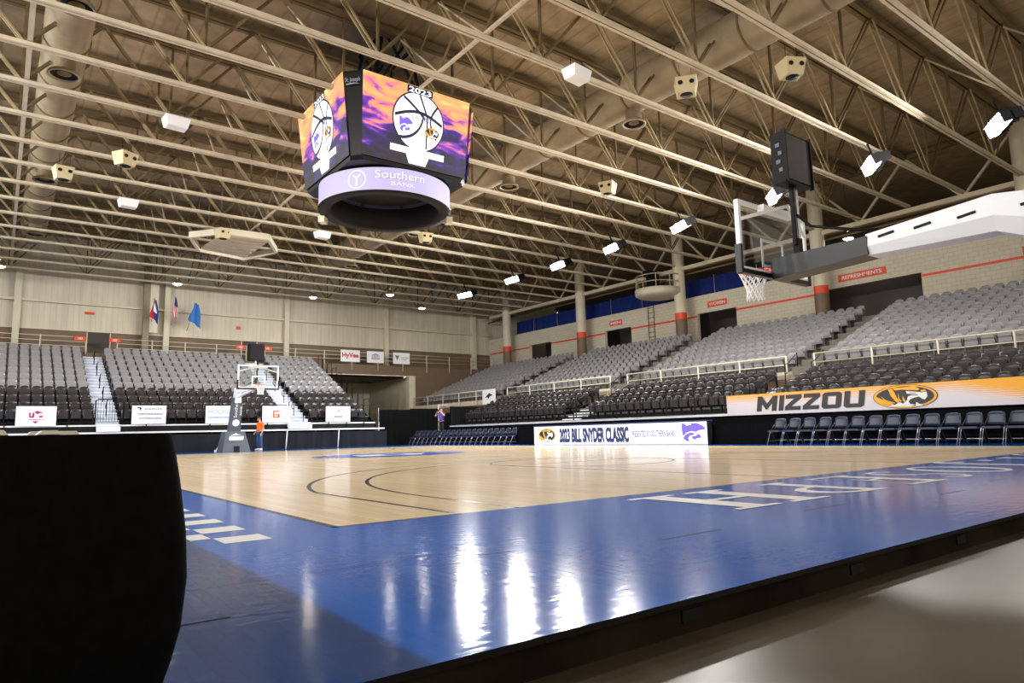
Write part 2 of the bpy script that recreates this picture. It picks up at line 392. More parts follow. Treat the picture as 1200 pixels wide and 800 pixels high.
mb.box((23.95, 43.2, FZ), (24.5, 43.7, 5.25), 'beige_paint')
mb.box((24.2, 43.7, FZ), (24.4, 51, 5.2), 'beige_paint')
mb.box((10, 51, FZ), (24.4, 51.2, 5.3), 'beige_paint')
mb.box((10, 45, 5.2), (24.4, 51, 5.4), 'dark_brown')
mb.box((16.55, 45, FZ), (16.7, 51, 5.2), 'beige_paint')
struct(mb.build('wall_far_lower'))
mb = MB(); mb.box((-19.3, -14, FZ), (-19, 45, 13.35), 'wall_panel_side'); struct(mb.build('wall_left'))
mb = MB(); mb.box((41, -14, FZ), (41.3, 51, 13.35), 'dark_brown'); struct(mb.build('wall_right'))
# girt along the far wall and its pilasters
mb = MB(); mb.box((-19, 44.72, 9.14), (33, 45.0, 9.28), 'beige_paint'); mb.box((-19, 44.84, 7.48), (33, 45.0, 7.56), 'beige_paint')
struct(mb.build('trim_1'))
for i, x in enumerate((-9.1, -1.35, 6.7, 14.68, 22.72, 31.2)):
    mb = MB(); mb.box((x-0.17, 44.62, 5.85), (x+0.17, 45, 13.35), 'beige_paint'); mb.box((x-0.22, 44.60, 5.85), (x+0.22, 44.66, 6.3), 'beige_paint')
    struct(mb.build('wall_pilaster_%d' % (i+1)))
mb = MB(); mb.box((5.25, 44.3, 5.85), (5.62, 44.7, 13.35), 'pilaster_shadow'); mb.box((5.62, 44.3, 7.6), (6.1, 44.5, 11.2), 'beige_paint')  # tan strip stands in for the shadow beside the beige pilaster
struct(mb.build('wall_pilaster_7'))

# ---- the concourse wall above the sideline stand
WX = 33.0
mb = MB()
openings = [(-6.0, -3.2), (9.03, 13.97+0.2), (19.3, 22.16), (27.79, 30.39), (36.42, 39.17)]
ys = [-14.0]
for a, b_ in openings: ys += [a, b_]
ys.append(45.0)
for k in range(0, len(ys), 2):
    mb.box((WX, ys[k], 5.5), (WX+0.25, ys[k+1], 7.72), 'block')
mb.box((WX, -14, 7.72), (WX+0.25, 45, 8.85), 'block')
for k in range(0, len(ys), 2):
    mb.box((WX-0.012, ys[k], 7.50), (WX, ys[k+1], 7.62), 'orange')
mb.box((WX+0.25, -14, 5.5), (40.8, 45, 5.7), 'concrete_tier')
for a, b_ in openings:
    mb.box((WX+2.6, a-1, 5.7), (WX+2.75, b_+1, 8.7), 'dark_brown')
struct(mb.build('wall_concourse'))

# ------------------------------------------------------------------ COURT
def court():
    mb = MB(); t = 0.05
    X0, X1, Y0, Y1 = -3.8, 20.0, -2.87, 33.6
    W, Ln = 15.24, 28.65
    # top surface: blue frame and wooden field as coplanar faces
    def rect(a, b2, c, d, m, z=0.0): mb.poly([(a, b2, z), (c, b2, z), (c, d, z), (a, d, z)], m)
    rect(X0, Y0, X1, 0, 'court_blue'); rect(X0, 0, 0, Ln, 'court_blue'); rect(17.6, 0, X1, Ln, 'court_blue'); rect(X0, Ln, X1, Y1, 'court_blue')
    rect(0, 0, 17.6, Ln, 'court_wood')
    z = 0.0012
    L2 = 0.05
    def line(a, b2, c, d): rect(min(a, c), min(b2, d), max(a, c), max(b2, d), 'court_black', z)
    line(0, 0, L2, Ln); line(0, 0, W, 0.03); line(W, 0, W+L2, Ln); line(0, Ln-L2, W, Ln); line(0, Ln/2-L2/2, W, Ln/2+L2/2)
    def arc(cx, cy, r, a0, a1, n=48, w=L2, m='court_black'):
        vs = []; fs = []
        for i in range(n+1):
            a = a0+(a1-a0)*i/n
            vs += [(cx+(r-w/2)*math.cos(a), cy+(r-w/2)*math.sin(a), z), (cx+(r+w/2)*math.cos(a), cy+(r+w/2)*math.sin(a), z)]
        for i in range(n): fs.append((2*i, 2*i+1, 2*i+3, 2*i+2))
        mb.add(vs, fs, m)
    for end in (0, 1):
        f = (lambda y: y) if not end else (lambda y: Ln-y)
        cy = f(1.575)
        for off, r in ((1.02, 6.75), (1.60, 6.02)):
            dx = W/2-off; dy = math.sqrt(max(r*r-dx*dx, 0)); a = math.atan2(dy, dx)
            line(off-L2/2, f(0), off+L2/2, f(1.575+dy)); line(W-off-L2/2, f(0), W-off+L2/2, f(1.575+dy))
            if not end: arc(W/2, cy, r, a, PI-a)
            else: arc(W/2, cy, r, -a, -(PI-a))
        for xx in (W/2-1.83, W/2+1.83): line(xx-L2/2, f(0), xx+L2/2, f(5.79))
        line(W/2-1.83, f(5.79)-L2/2, W/2+1.83, f(5.79)+L2/2)
        arc(W/2, f(5.79), 1.83, 0, 2*PI)
    # centre mark: blue lens with a white band
    cx, cy = W/2+0.7, Ln/2+1.2
    vs = [(cx+2.55*math.cos(a), cy+2.0*math.sin(a), z) for a in [2*PI*i/40 for i in range(40)]]
    mb.poly(vs, 'court_logo_blue')
    mb.flat(lambda u, v: (cx+u, cy+v, z+0.001), [(-1.3, -0.6), (0.6, -0.9), (1.3, 0.1), (0.5, 0.9), (-1.0, 0.8)], 'court_white')
    mb.flat(lambda u, v: (cx+u, cy+v, z+0.002), [(-0.3, -0.4), (0.4, -0.5), (0.5, 0.4), (-0.2, 0.5)], 'court_logo_blue')
    # serif letters read from the field: text reads towards -x, tops towards -y
    lift = [0.0]
    def place(x_right, w, h=1.16, ybase=-0.25):
        lift[0] = 0.0; return lambda u, v: (x_right-u*w, ybase-v*h, z)      # u 0..1 across the letter, v 0..1 up
    s = 0.13
    def bar2(P, pts):
        lift[0] += 0.00025
        mb.flat(lambda u, v: (lambda q: (q[0], q[1], q[2]+lift[0]))(P(u, v)), pts, 'court_white')
    def serif(P, u, v, w=0.26, t2=0.06): bar2(P, [(u-w/2, v), (u+w/2, v), (u+w/2, v+t2), (u-w/2, v+t2)])
    def LH(P):
        for u in (0.22, 0.76):
            bar2(P, [(u-0.1, 0), (u+0.1, 0), (u+0.1, 1), (u-0.1, 1)])
            serif(P, u, 0, 0.42); serif(P, u, 0.94, 0.42)
        bar2(P, [(0.3, 0.46), (0.7, 0.46), (0.7, 0.54), (0.3, 0.54)])
    def ringp(P0, cu, cv, ru, rv, tu, tv, a0=0, a1=2*PI, n=28):
        lift[0] += 0.00025; lz = lift[0]
        P = lambda u, v: (lambda q: (q[0], q[1], q[2]+lz))(P0(u, v))
        vs = []; fs = []
        for i in range(n+1):
            a = a0+(a1-a0)*i/n; c, s2 = math.cos(a), math.sin(a)
            vs += [P(cu+ru*c, cv+rv*s2), P(cu+(ru-tu*abs(c)**0.7-0.02)*c, cv+(rv-tv)*s2)]
        for i in range(n): fs.append((2*i, 2*i+1, 2*i+3, 2*i+2))
        mb.add(vs, fs, 'court_white')
    def LP(P):
        bar2(P, [(0.12, 0), (0.34, 0), (0.34, 1), (0.12, 1)]); serif(P, 0.23, 0, 0.46); serif(P, 0.2, 0.94, 0.36)
        ringp(P, 0.34, 0.72, 0.6, 0.28, 0.2, 0.07, -PI/2, PI/2)
    def LE(P):
        bar2(P, [(0.12, 0), (0.34, 0), (0.34, 1), (0.12, 1)]); serif(P, 0.23, 0, 0.46); serif(P, 0.2, 0.94, 0.36)
        for v, w in ((0, 0.95), (0.94, 0.9), (0.47, 0.7)): bar2(P, [(0.3, v), (w, v), (w, v+0.06), (0.3, v+0.06)])
        bar2(P, [(0.88, 0), (0.96, 0), (0.96, 0.26)]); bar2(P, [(0.84, 0.98), (0.91, 0.98), (0.91, 0.74)]); bar2(P, [(0.62, 0.35), (0.7, 0.35), (0.7, 0.65), (0.62, 0.65)])
    def LS(P):
        ringp(P, 0.5, 0.75, 0.4, 0.25, 0.14, 0.07, 0.15*PI, 1.5*PI); ringp(P, 0.5, 0.26, 0.42, 0.26, 0.16, 0.07, -0.85*PI, 0.5*PI)
    def LO(P): ringp(P, 0.5, 0.5, 0.5, 0.51, 0.18, 0.06)
    def LJ(P):
        bar2(P, [(0.45, 0.15), (0.7, 0.15), (0.7, 1), (0.45, 1)]); serif(P, 0.58, 0.94, 0.6); ringp(P, 0.35, 0.18, 0.34, 0.22, 0.2, 0.08, -PI, 0)
    def LT(P):
        bar2(P, [(0.4, 0), (0.6, 0), (0.6, 1), (0.4, 1)]); serif(P, 0.5, 0, 0.44); bar2(P, [(0.02, 0.93), (0.98, 0.93), (0.98, 1), (0.02, 1)])
        bar2(P, [(0.02, 0.93), (0.1, 0.93), (0.02, 0.7)]); bar2(P, [(0.98, 0.93), (0.9, 0.93), (0.98, 0.7)])
    LH(place(3.92, 1.36)); LP(place(4.98, 0.94)); LE(place(6.36, 0.94)); LS(place(7.30, 0.72)); LO(place(8.72, 1.15))
    LJ(place(9.95, 0.85, 1.45, -0.02)); LT(place(12.0, 1.05)); LS(place(13.2, 0.8, 1.45, -0.02))
    bar2(place(10.65, 0.2), [(0, 0), (1, 0), (1, 0.16), (0, 0.16)])
    # chequered letters on the sideline border
    for k in range(14):
        y0 = -0.2+0.56*k
        rect(-0.75, y0, -0.47, y0+0.28, 'court_white', z)
        rect(-1.03+0.15, y0+0.28, -0.76, y0+0.55, 'court_white', z)
    # dark gaps where floor panels lock
    for x0, y, ln in ((0.12, -1.60, 0.2), (1.12, -1.92, 0.56), (2.84, -1.78, 0.62), (-1.6, -1.98, 0.42), (4.6, -2.0, 0.5), (6.3, -1.8, 0.5)):
        rect(x0, y, x0+ln, y+0.014, 'joint_brown', z)
    for y in (-1.42, ): rect(X0, y, 0.6, y+0.006, 'court_black', z)
    # slab sides: short panels and blocking
    top = -0.004
    mb.add([(X0, Y0, 0), (X1, Y0, 0), (X1, Y1, 0), (X0, Y1, 0), (X0, Y0, -0.022), (X1, Y0, -0.022), (X1, Y1, -0.035), (X0, Y1, -0.022)],
           [(0, 4, 5, 1), (1, 5, 6, 2), (2, 6, 7, 3), (3, 7, 4, 0)], 'black')
    mb.box((X0+0.02, Y0+0.03, FZ), (X1-0.02, Y1-0.03, -0.021), 'court_edge')
    n = 0; x = X0+0.3
    while x < 14:
        mb.box((x, Y0+0.022, -0.09), (x+0.12, Y0+0.04, -0.045), 'black'); x += 1.22
    return mb.build('court_floor')
tag(court(), 'portable wooden basketball court with wide royal blue border and white lettering', 'basketball court')

# ------------------------------------------------------------------ ROOF STEEL
ZB, ZT = 10.75, 13.12
TY = [4.3+2.29*k for k in range(-2, 18)]
PITCH = 3.81; XL, XR = -16.8, 32.0
BX = [7.62+PITCH/2+PITCH*k for k in range(-7, 7)]
BX = [x for x in BX if XL < x < XR]
def truss():
    t = thing('roof_truss', '', 'roof truss')
    mb = MB()
    for s in (-1, 1): mb.box((XL, s*0.06-0.042, ZB-0.05), (XR, s*0.06+0.042, ZB+0.05), 'beige_steel')
    mb.box((XL, -0.02, ZB-0.02), (XR, 0.02, ZB+0.06), 'dark_steel')
    mb.build('bottom_chord', t)
    mb = MB()
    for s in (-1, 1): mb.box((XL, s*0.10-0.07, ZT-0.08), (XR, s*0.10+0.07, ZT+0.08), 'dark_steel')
    mb.build('top_chord', t)
    # one diagonal pair and one vertical as shared meshes
    def diag(dx):
        mb = MB(); 
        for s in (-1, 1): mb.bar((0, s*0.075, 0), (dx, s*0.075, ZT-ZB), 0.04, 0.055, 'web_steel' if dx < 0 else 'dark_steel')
        return mb
    d1 = d2 = v1 = None
    for x in BX:
        for dx in (-PITCH/2, PITCH/2):
            if not XL < x+dx < XR: continue
            src = d1 if dx < 0 else d2
            if src is None:
                o = diag(dx).build('diagonal', t, (x, 0, ZB))
                if dx < 0: d1 = o
                else: d2 = o
            else:
                o = src.copy(); COL.objects.link(o); o.parent = t; o.location = (x, 0, ZB)
        if v1 is None:
            mb = MB(); mb.box((-0.03, -0.04, 0), (0.03, 0.04, ZT-ZB), 'dark_steel'); v1 = mb.build('vertical', t, (x, 0, ZB))
        else:
            o = v1.copy(); COL.objects.link(o); o.parent = t; o.location = (x, 0, ZB)
    k0 = None
    for x in (3.81, 13.33, 22.86):
        if k0 is None: mb = MB(); mb.bar((0, 0, ZT-0.1), (0, -2.2, ZB+0.1), 0.05, 0.05, 'beige_steel'); k0 = mb.build('kicker_brace', t, (x, 0, 0))
        else: o = k0.copy(); COL.objects.link(o); o.parent = t; o.location = (x, 0, 0)
    return t
tr0 = truss()
for i, y in enumerate(TY):
    n = len(TY)-1-i
    lab = 'beige steel roof truss spanning the arena, %s from the far end wall' % ORD[n]
    if i == 0: tr0.location = (0, y, 0); tr0['label'] = lab; tr0['group'] = 'parallel roof trusses'
    else: dup(tr0, (0, y, 0), None, lab, 'parallel roof trusses')
# bridging lines and girders running along the hall
mb = MB(); mb.box((-1.85, -2, ZB+0.07), (-1.73, 43.5, ZB+0.19), 'beige_steel')
for y in TY: mb.bar((-1.79, y, ZB+0.1), (-1.79, y+0.01, ZT), 0.05, 0.05, 'dark_steel')
tag(mb.build('bridging_beam'), 'thin beige bridging member tying the trusses under the duct over the table', 'roof brace')
def cross_brace(x, label):
    mb = MB(); 
    for y in TY[:-1]:
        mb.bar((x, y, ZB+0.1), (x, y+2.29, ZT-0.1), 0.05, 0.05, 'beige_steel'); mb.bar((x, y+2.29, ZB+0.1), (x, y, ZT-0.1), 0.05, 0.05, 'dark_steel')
    mb.box((x-0.04, TY[0], ZB+0.07), (x+0.04, TY[-1], ZB+0.15), 'beige_steel')
    tag(mb.build('cross_bracing'), label, 'roof brace')
cross_brace(7.62, 'crossed steel bracing between the trusses above the centre scoreboard')
#cross_brace(17.1, 'crossed steel bracing between trusses beside the large round duct')
def girder():
    t = thing('girder_truss', 'long steel girder truss carried on the round columns above the stand', 'girder truss', (32.0, 0, 0))
    mb = MB(); mb.box((-0.12, -10, ZB-0.32), (0.12, 43.3, ZB-0.1), 'beige_steel'); mb.build('bottom_chord', t)
    mb = MB(); mb.box((-0.12, -10, ZT-0.1), (0.12, 43.3, ZT+0.1), 'dark_steel'); mb.build('top_chord', t)
    mb = MB(); mb.bar((0, 0, ZB-0.2), (0, 2.29, ZT), 0.1, 0.1, 'beige_steel'); a = None
    k = 0; y = 4.3-2.29*5
    while y < 41:
        up = (ZB-0.2, ZT) if k % 2 == 0 else (ZT, ZB-0.2)
        m2 = MB(); m2.bar((0, 0, up[0]), (0, 2.29, up[1]), 0.1, 0.1, 'beige_steel'); m2.build('diagonal', t, (0, y, 0)); y += 2.29; k += 1
    return t
girder()
# inclined knee braces by the columns and pipes behind the girder
for j, (x, z) in enumerate(((32.6, 10.3), (33.2, 10.55), (33.9, 10.9))):
    mb = MB(); mb.tube([(x, -10, z), (x, 44.5, z)], 0.06, 'dark_steel', 6)
    tag(mb.build('ceiling_pipe'), '%s dark steel pipe running behind the girder above the stand' % ('lowest', 'middle', 'highest')[j], 'pipe')
# columns
CY = [4.3+9.16*k for k in range(-1, 5)]
def column():
    mb = MB(); r = 0.36
    mb.lathe([(r, 5.5), (r, 7.36)], (0, 0, 0), 'brown_paint'); mb.lathe([(r+0.004, 7.36), (r+0.004, 7.76)], (0, 0, 0), 'orange'); mb.lathe([(r, 7.76), (r, 13.2)], (0, 0, 0), 'beige_paint')
    return mb.build('round_column')
c0 = column()
for k, y in enumerate(CY):
    o = c0 if k == 0 else c0.copy()
    if k: COL.objects.link(o)
    o.location = (32.0, y, 0); struct(o)

# ---- ducts
def duct(x, z, r, label, diffusers):
    t = thing('ventilation_duct', label, 'duct', (x, 0, z))
    mb = MB(); mb.lathe([(r, -9), (r, 40)], (0, 0, 0), 'duct', 28, axis='y'); mb.build('duct_tube', t)
    mb = MB(); mb.lathe([(r, 0), (r+0.035, 0.01), (r+0.035, 0.06), (r, 0.07)], (0, 0, 0), 'dark_steel', 28, axis='y'); b0 = mb.build('seam_band', t, (0, -1.2, 0)); y = 1.09
    while y < 40: o = b0.copy(); COL.objects.link(o); o.parent = t; o.location = (0, y, 0); y += 2.29
    for dy in diffusers:
        mb = MB(); mb.lathe([(0.27, -r*0.8), (0.27, -r-0.32), (0.40, -r-0.38), (0.42, -r-0.46), (0.36, -r-0.47), (0.34, -r-0.4)], (0, dy, 0), 'duct', 20)
        mb.lathe([(0.34, -r-0.42), (0.2, -r-0.36), (0.02, -r-0.34)], (0, dy, 0), 'black', 20); mb.lathe([(0.18, -r-0.40), (0.02, -r-0.46)], (0, dy, 0), 'dark_steel', 16)
        mb.build('air_diffuser', t)
duct(-0.95, 12.0, 0.57, 'large round beige ventilation duct above the draped table', (13.7, 17.5, 27.2, 36))
duct(14.75, 11.95, 0.66, 'large round beige ventilation duct passing beside the scoreboard', (10.3, 17.4, 25.5, 33.5))

# ------------------------------------------------------------------ LIGHTS
def floodlight():
    t = thing('flood_light', '', 'flood light')
    mb = MB()
    for s in (-1, 1):
        for q in (0, 1):
            pass
    mb.box((-0.07, -0.62, 0.0), (0.02, 0.62, 0.36), 'black'); mb.box((-0.02, -0.62, 0.0), (0.28, -0.6, 0.3), 'black'); mb.box((-0.02, 0.6, 0.0), (0.28, 0.62, 0.3), 'black')
    for k in range(6): mb.box((0.02, -0.6+k*0.235, 0.02), (0.22, -0.58+k*0.235, 0.34), 'black')
    mb.box((-0.36, -0.62, 0.35), (0.0, 0.62, 0.37), 'black'); mb.box((-0.3, -0.625, 0.0), (-0.07, -0.61, 0.36), 'black'); mb.box((-0.3, 0.61, 0.0), (-0.07, 0.625, 0.36), 'black')
    mb.build('housing', t)
    mb = MB(); mb.bar((0, 0, 0.36), (0, 0, 0.95), 0.05, 0.05, 'black'); mb.bar((0, -0.4, 0.2), (0, 0.4, 0.5), 0.03, 0.03, 'black'); mb.build('hanger', t)
    mb = MB()
    for s in (-0.31, 0.31): mb.poly([(-0.085, s-0.27, 0.0), (-0.085, s+0.27, 0.0), (-0.085, s+0.27, 0.34), (-0.085, s-0.27, 0.34)][::-1], 'lamp')
    mb.build('lens', t)
    return t
fl0 = floodlight(); LY = [2.05, 5.9, 9.7, 14.4, 18.7, 22.8, 27.0, 32.2]
first = True
for side in (1, -1, 0):
    for i, y in enumerate(LY if side else (-1.0, 9.5, 19.0)):
        x = 22.4 if side == 1 else -10.5
        if side == 0: x, y = y, -2.4  # added row out of view, brightens the far wall and end stand
        lab = ('glaring flood light of the sideline stand row, %s from the far end wall' if side == 1 else 'glaring flood light of the opposite row, %s from the far end wall') % ORD[len(LY)-1-i]
        o = fl0 if first else dup(fl0, (0, 0, 0))
        first = False
        if side == 0:
            for q_ in o.children:
                if q_.name.startswith('lens'):
                    if 'added_end_lens' not in globals(): added_end_lens = q_.data.copy(); added_end_lens.materials[0] = M['lamp_end_added']
                    q_.data = added_end_lens
        if side == 0: lab = 'unseen flood light added over the near end, %s from the table side' % ORD[i]
        o.location = (x, y, 9.55); o['label'] = lab; o['group'] = ('added near end flood lights', 'sideline flood lights', 'opposite flood lights')[side]
        # tilt the lens down toward the court: its face looks along -x locally
        aim = (Vector((4.0, 28.0, 0)) if side == 1 and y < 10 else Vector((5.0, 15+0.42*y, 0)) if side == 1 else Vector((18.0, 11+0.5*y, 0)) if side == -1 else Vector((x*0.7+3, 34, 5)))-Vector((x, y, 9.55))
        o.rotation_euler = (0, -math.atan2(-aim.z, math.hypot(aim.x, aim.y)), math.atan2(-aim.y, -aim.x))
# small round house lights
for i, (x, y, lab) in enumerate(((-2.28, 41.5, 'over the seats by the frame edge'), (6.64, 41.4, 'over the three flags'), (15.34, 41.3, 'before the end wall above the tunnel side of the seats'),
      (19.54, 37.8, 'above the tunnel mouth'), (24.0, 41.2, 'in the corner by the sideline stand'), (34.4, 34.3, 'behind the girder over the far blue curtain'), (34.6, 25.7, 'behind the round platform'), (33.6, 12.6, 'above the white arm of the near hoop'))):
    t = thing('house_light', 'small round glowing downlight %s' % lab, 'ceiling light', (x, y, 10.35), 0, 'round house lights')
    mb = MB(); mb.lathe([(0.05, 0.35), (0.12, 0.32), (0.26, 0.05), (0.27, 0)], (0, 0, 0), 'dark_steel', 16); mb.build('shade', t); mb = MB(); mb.tube([(0, 0, 0.34), (0, 0, 3.0)], 0.015, 'dark_steel', 6); mb.build('stem', t)
    mb = MB(); mb.lathe([(0.25, 0.0), (0.15, -0.08), (0.001, -0.1)][::-1], (0, 0, 0.02), 'lamp_dim', 16); mb.build('lens', t)
# rectangular ceiling fixtures
for i, (x, y, lab) in enumerate(((2.04, 17.8, 'between the table-side duct and the scoreboard'), (1.94, 26.8, 'beyond the paired speaker boxes'), (10.49, 8.5, 'hung from a truss over the near half of the court'), (10.36, 26.9, 'below the trusses behind the scoreboard'))):
    t = thing('box_light', 'white rectangular ceiling fixture %s' % lab, 'ceiling light', (x, y, 10.3), 0.1, 'rectangular ceiling fixtures')
    mb = MB(); mb.hexa([(-0.3, -0.2, 0), (0.3, -0.2, 0), (0.3, 0.2, 0), (-0.3, 0.2, 0), (-0.36, -0.26, 0.3), (0.36, -0.26, 0.3), (0.36, 0.26, 0.3), (-0.36, 0.26, 0.3)], 'white'); mb.build('housing', t)
    mb = MB(); mb.box((-0.27, -0.17, -0.012), (0.27, 0.17, -0.002), 'flag_white'); mb.build('diffuser', t)
    mb = MB(); mb.bar((-0.25, 0, 0.3), (-0.25, 0, 0.6), 0.015, 0.015, 'black'); mb.bar((0.25, 0, 0.3), (0.25, 0, 0.6), 0.015, 0.015, 'black'); mb.build('hanger', t)

# hanging loudspeakers
def speaker():
    t = thing('hanging_speaker', '', 'loudspeaker')
    mb = MB()
    lo = [(-0.27, -0.2, 0), (0.27, -0.2, 0), (0.32, 0.28, 0), (-0.32, 0.28, 0)]; hi = [(-0.36, -0.3, 0.55), (0.36, -0.3, 0.55), (0.42, 0.35, 0.55), (-0.42, 0.35, 0.55)]
    mb.hexa(lo+hi, 'speaker_beige'); mb.build('cabinet', t)
    mb = MB(); mb.lathe([(0.001, -0.02), (0.21, -0.012), (0.22, 0.004)], (0, 0.03, 0), 'black', 18); mb.build('woofer', t)
    for s in (-1, 1):
        mb = MB(); vs = []
        for k in range(14):
            a = 2*PI*k/14; u, v = 0.085*math.cos(a), 0.075*math.sin(a)
            vs.append((s*0.19+u, -0.268-0.182*v-0.012, 0.34+v))
        mb.poly(vs, 'black'); mb.build('horn', t)
    mb = MB(); mb.bar((-0.2, 0, 0.55), (-0.2, 0, 1.15), 0.012, 0.012, 'black'); mb.bar((0.2, 0, 0.55), (0.2, 0, 1.15), 0.012, 0.012, 'black'); mb.build('cable', t)
    return t
sp0 = speaker()
for i, (x, y, rz, lab) in enumerate(((-0.49, 23.9, 0.1, 'below the table-side duct'), (1.14, 21.3, 0.5, 'between the table-side duct and two ceiling fixtures'), (6.17, 28.6, 0.3, 'above the slatted ceiling platform'),
     (14.93, 4.67, -0.5, 'by the near end of the large duct, over the shot clock'), (13.3, 6.97, -0.9, 'hung near a duct diffuser, turned sideways'), (17.22, 14.1, -1.1, 'beyond the duct, above the flood light row'), (14.6, 24.1, -0.2, 'just under the scoreboard ring, farther back'))):
    o = sp0 if i == 0 else dup(sp0, (0, 0, 0))
    o.location = (x, y, 10.05); o.scale = (0.82, 0.82, 0.82); o.rotation_euler = (0, 0, rz); o['label'] = 'beige trapezoid loudspeaker %s' % lab; o['group'] = 'hanging loudspeakers'
# slatted ceiling platform
t = thing('ceiling_platform', 'beige slatted steel platform hung below the trusses near the end stand', 'ceiling platform', (7.1, 30.4, 10.15))
mb = MB()
for a, b2 in (((-2.1, -0.4, 0.25), (-0.9, -1.9, 0.25)), ((-0.9, -1.9, 0.25), (1.1, -2.0, 0.25)), ((1.1, -2.0, 0.25), (2.2, 0.2, 0.25)), ((-2.1, -0.4, 0.25), (-1.3, 1.4, 0.1)), ((-1.3, 1.4, 0.1), (1.1, 2.0, 0.1)), ((1.1, 2.0, 0.1), (2.2, 0.2, 0.25))):
    mb.bar(a, b2, 0.14, 0.3, 'beige_paint')
mb.build('frame', t)
for k in range(6):
    f = k/5; mb = MB(); mb.bar((-1.0-0.3*f, -1.6+3.0*f, 0.12), (1.2-0.1*f, -1.7+3.5*f, 0.12), 0.5, 0.08, 'beige_steel'); mb.build('slat', t)

# ------------------------------------------------------------------ LOGOS (generic traced shapes)
def tiger(mb, P, cols):
    """P maps [-1,1]^2; cols = (dark, gold, white)"""
    D, G, Wt = cols
    def T(l): return [((a-577)/360, (270-b)/155) for a, b in l]
    lay = [0]
    def put(pts, m, layer): mb.flat(lambda u, v: P(u, v, layer), pts, m)
    def ell(ru, rv, m, layer): put([(ru*math.cos(2*PI*k/36), rv*math.sin(2*PI*k/36)) for k in range(36)], m, layer)
    ell(1, 1, D, 1); ell(0.975, 0.96, G, 2); ell(0.90, 0.85, D, 3)
    for l in ([(225, 235), (330, 300), (420, 340), (470, 380), (380, 370), (300, 340), (245, 300)], [(310, 250), (360, 300), (400, 320), (480, 350), (440, 350), (350, 315)],
              [(400, 165), (450, 160), (470, 210), (500, 300), (520, 330), (500, 350), (470, 320), (430, 260)], [(515, 220), (520, 290), (545, 330), (530, 340), (505, 300)],
              [(560, 260), (590, 330), (575, 350), (555, 310)], [(450, 150), (600, 150), (700, 145), (750, 180), (740, 200), (640, 190), (560, 180), (480, 185)], [(760, 200), (810, 195), (820, 215), (770, 225)]):
        put(T(l), G, 4)
    for l in ([(600, 200), (700, 215), (780, 230), (825, 220), (830, 280), (800, 320), (770, 310), (740, 280), (690, 290), (640, 310), (620, 340), (640, 370), (690, 380), (640, 405), (560, 400), (440, 395), (380, 385), (470, 370), (520, 340), (560, 360), (600, 330), (620, 270), (690, 250), (610, 235)],
              [(700, 335), (730, 370), (770, 380), (765, 400), (690, 400), (700, 370)]):
        put(T(l), Wt, 5)
    for l in ([(640, 222), (720, 232), (700, 238), (640, 230)], [(630, 250), (720, 252), (740, 262), (690, 262)], [(650, 330), (700, 310), (740, 320), (720, 350), (680, 355)]):
        put(T(l), D, 6)
def wildcat(mb, P, m):
    def T(l): return [((a-1050)/70, (125-b)/65) for a, b in l]
    for l in ([(982, 62), (1000, 64), (1012, 78), (1040, 72), (1036, 62), (1070, 62), (1100, 78), (1118, 95), (1112, 108), (1085, 110), (1062, 122), (1040, 115), (1010, 125), (988, 148), (983, 120)],
              [(988, 162), (1002, 138), (1032, 124), (1056, 130), (1052, 142), (1030, 145), (1018, 160), (1024, 186), (1004, 180)],
              [(1040, 150), (1062, 146), (1078, 132), (1092, 150), (1088, 162), (1066, 164), (1058, 174), (1040, 164)]):
        mb.flat(lambda u, v: P(u, v, 1), T(l), m)

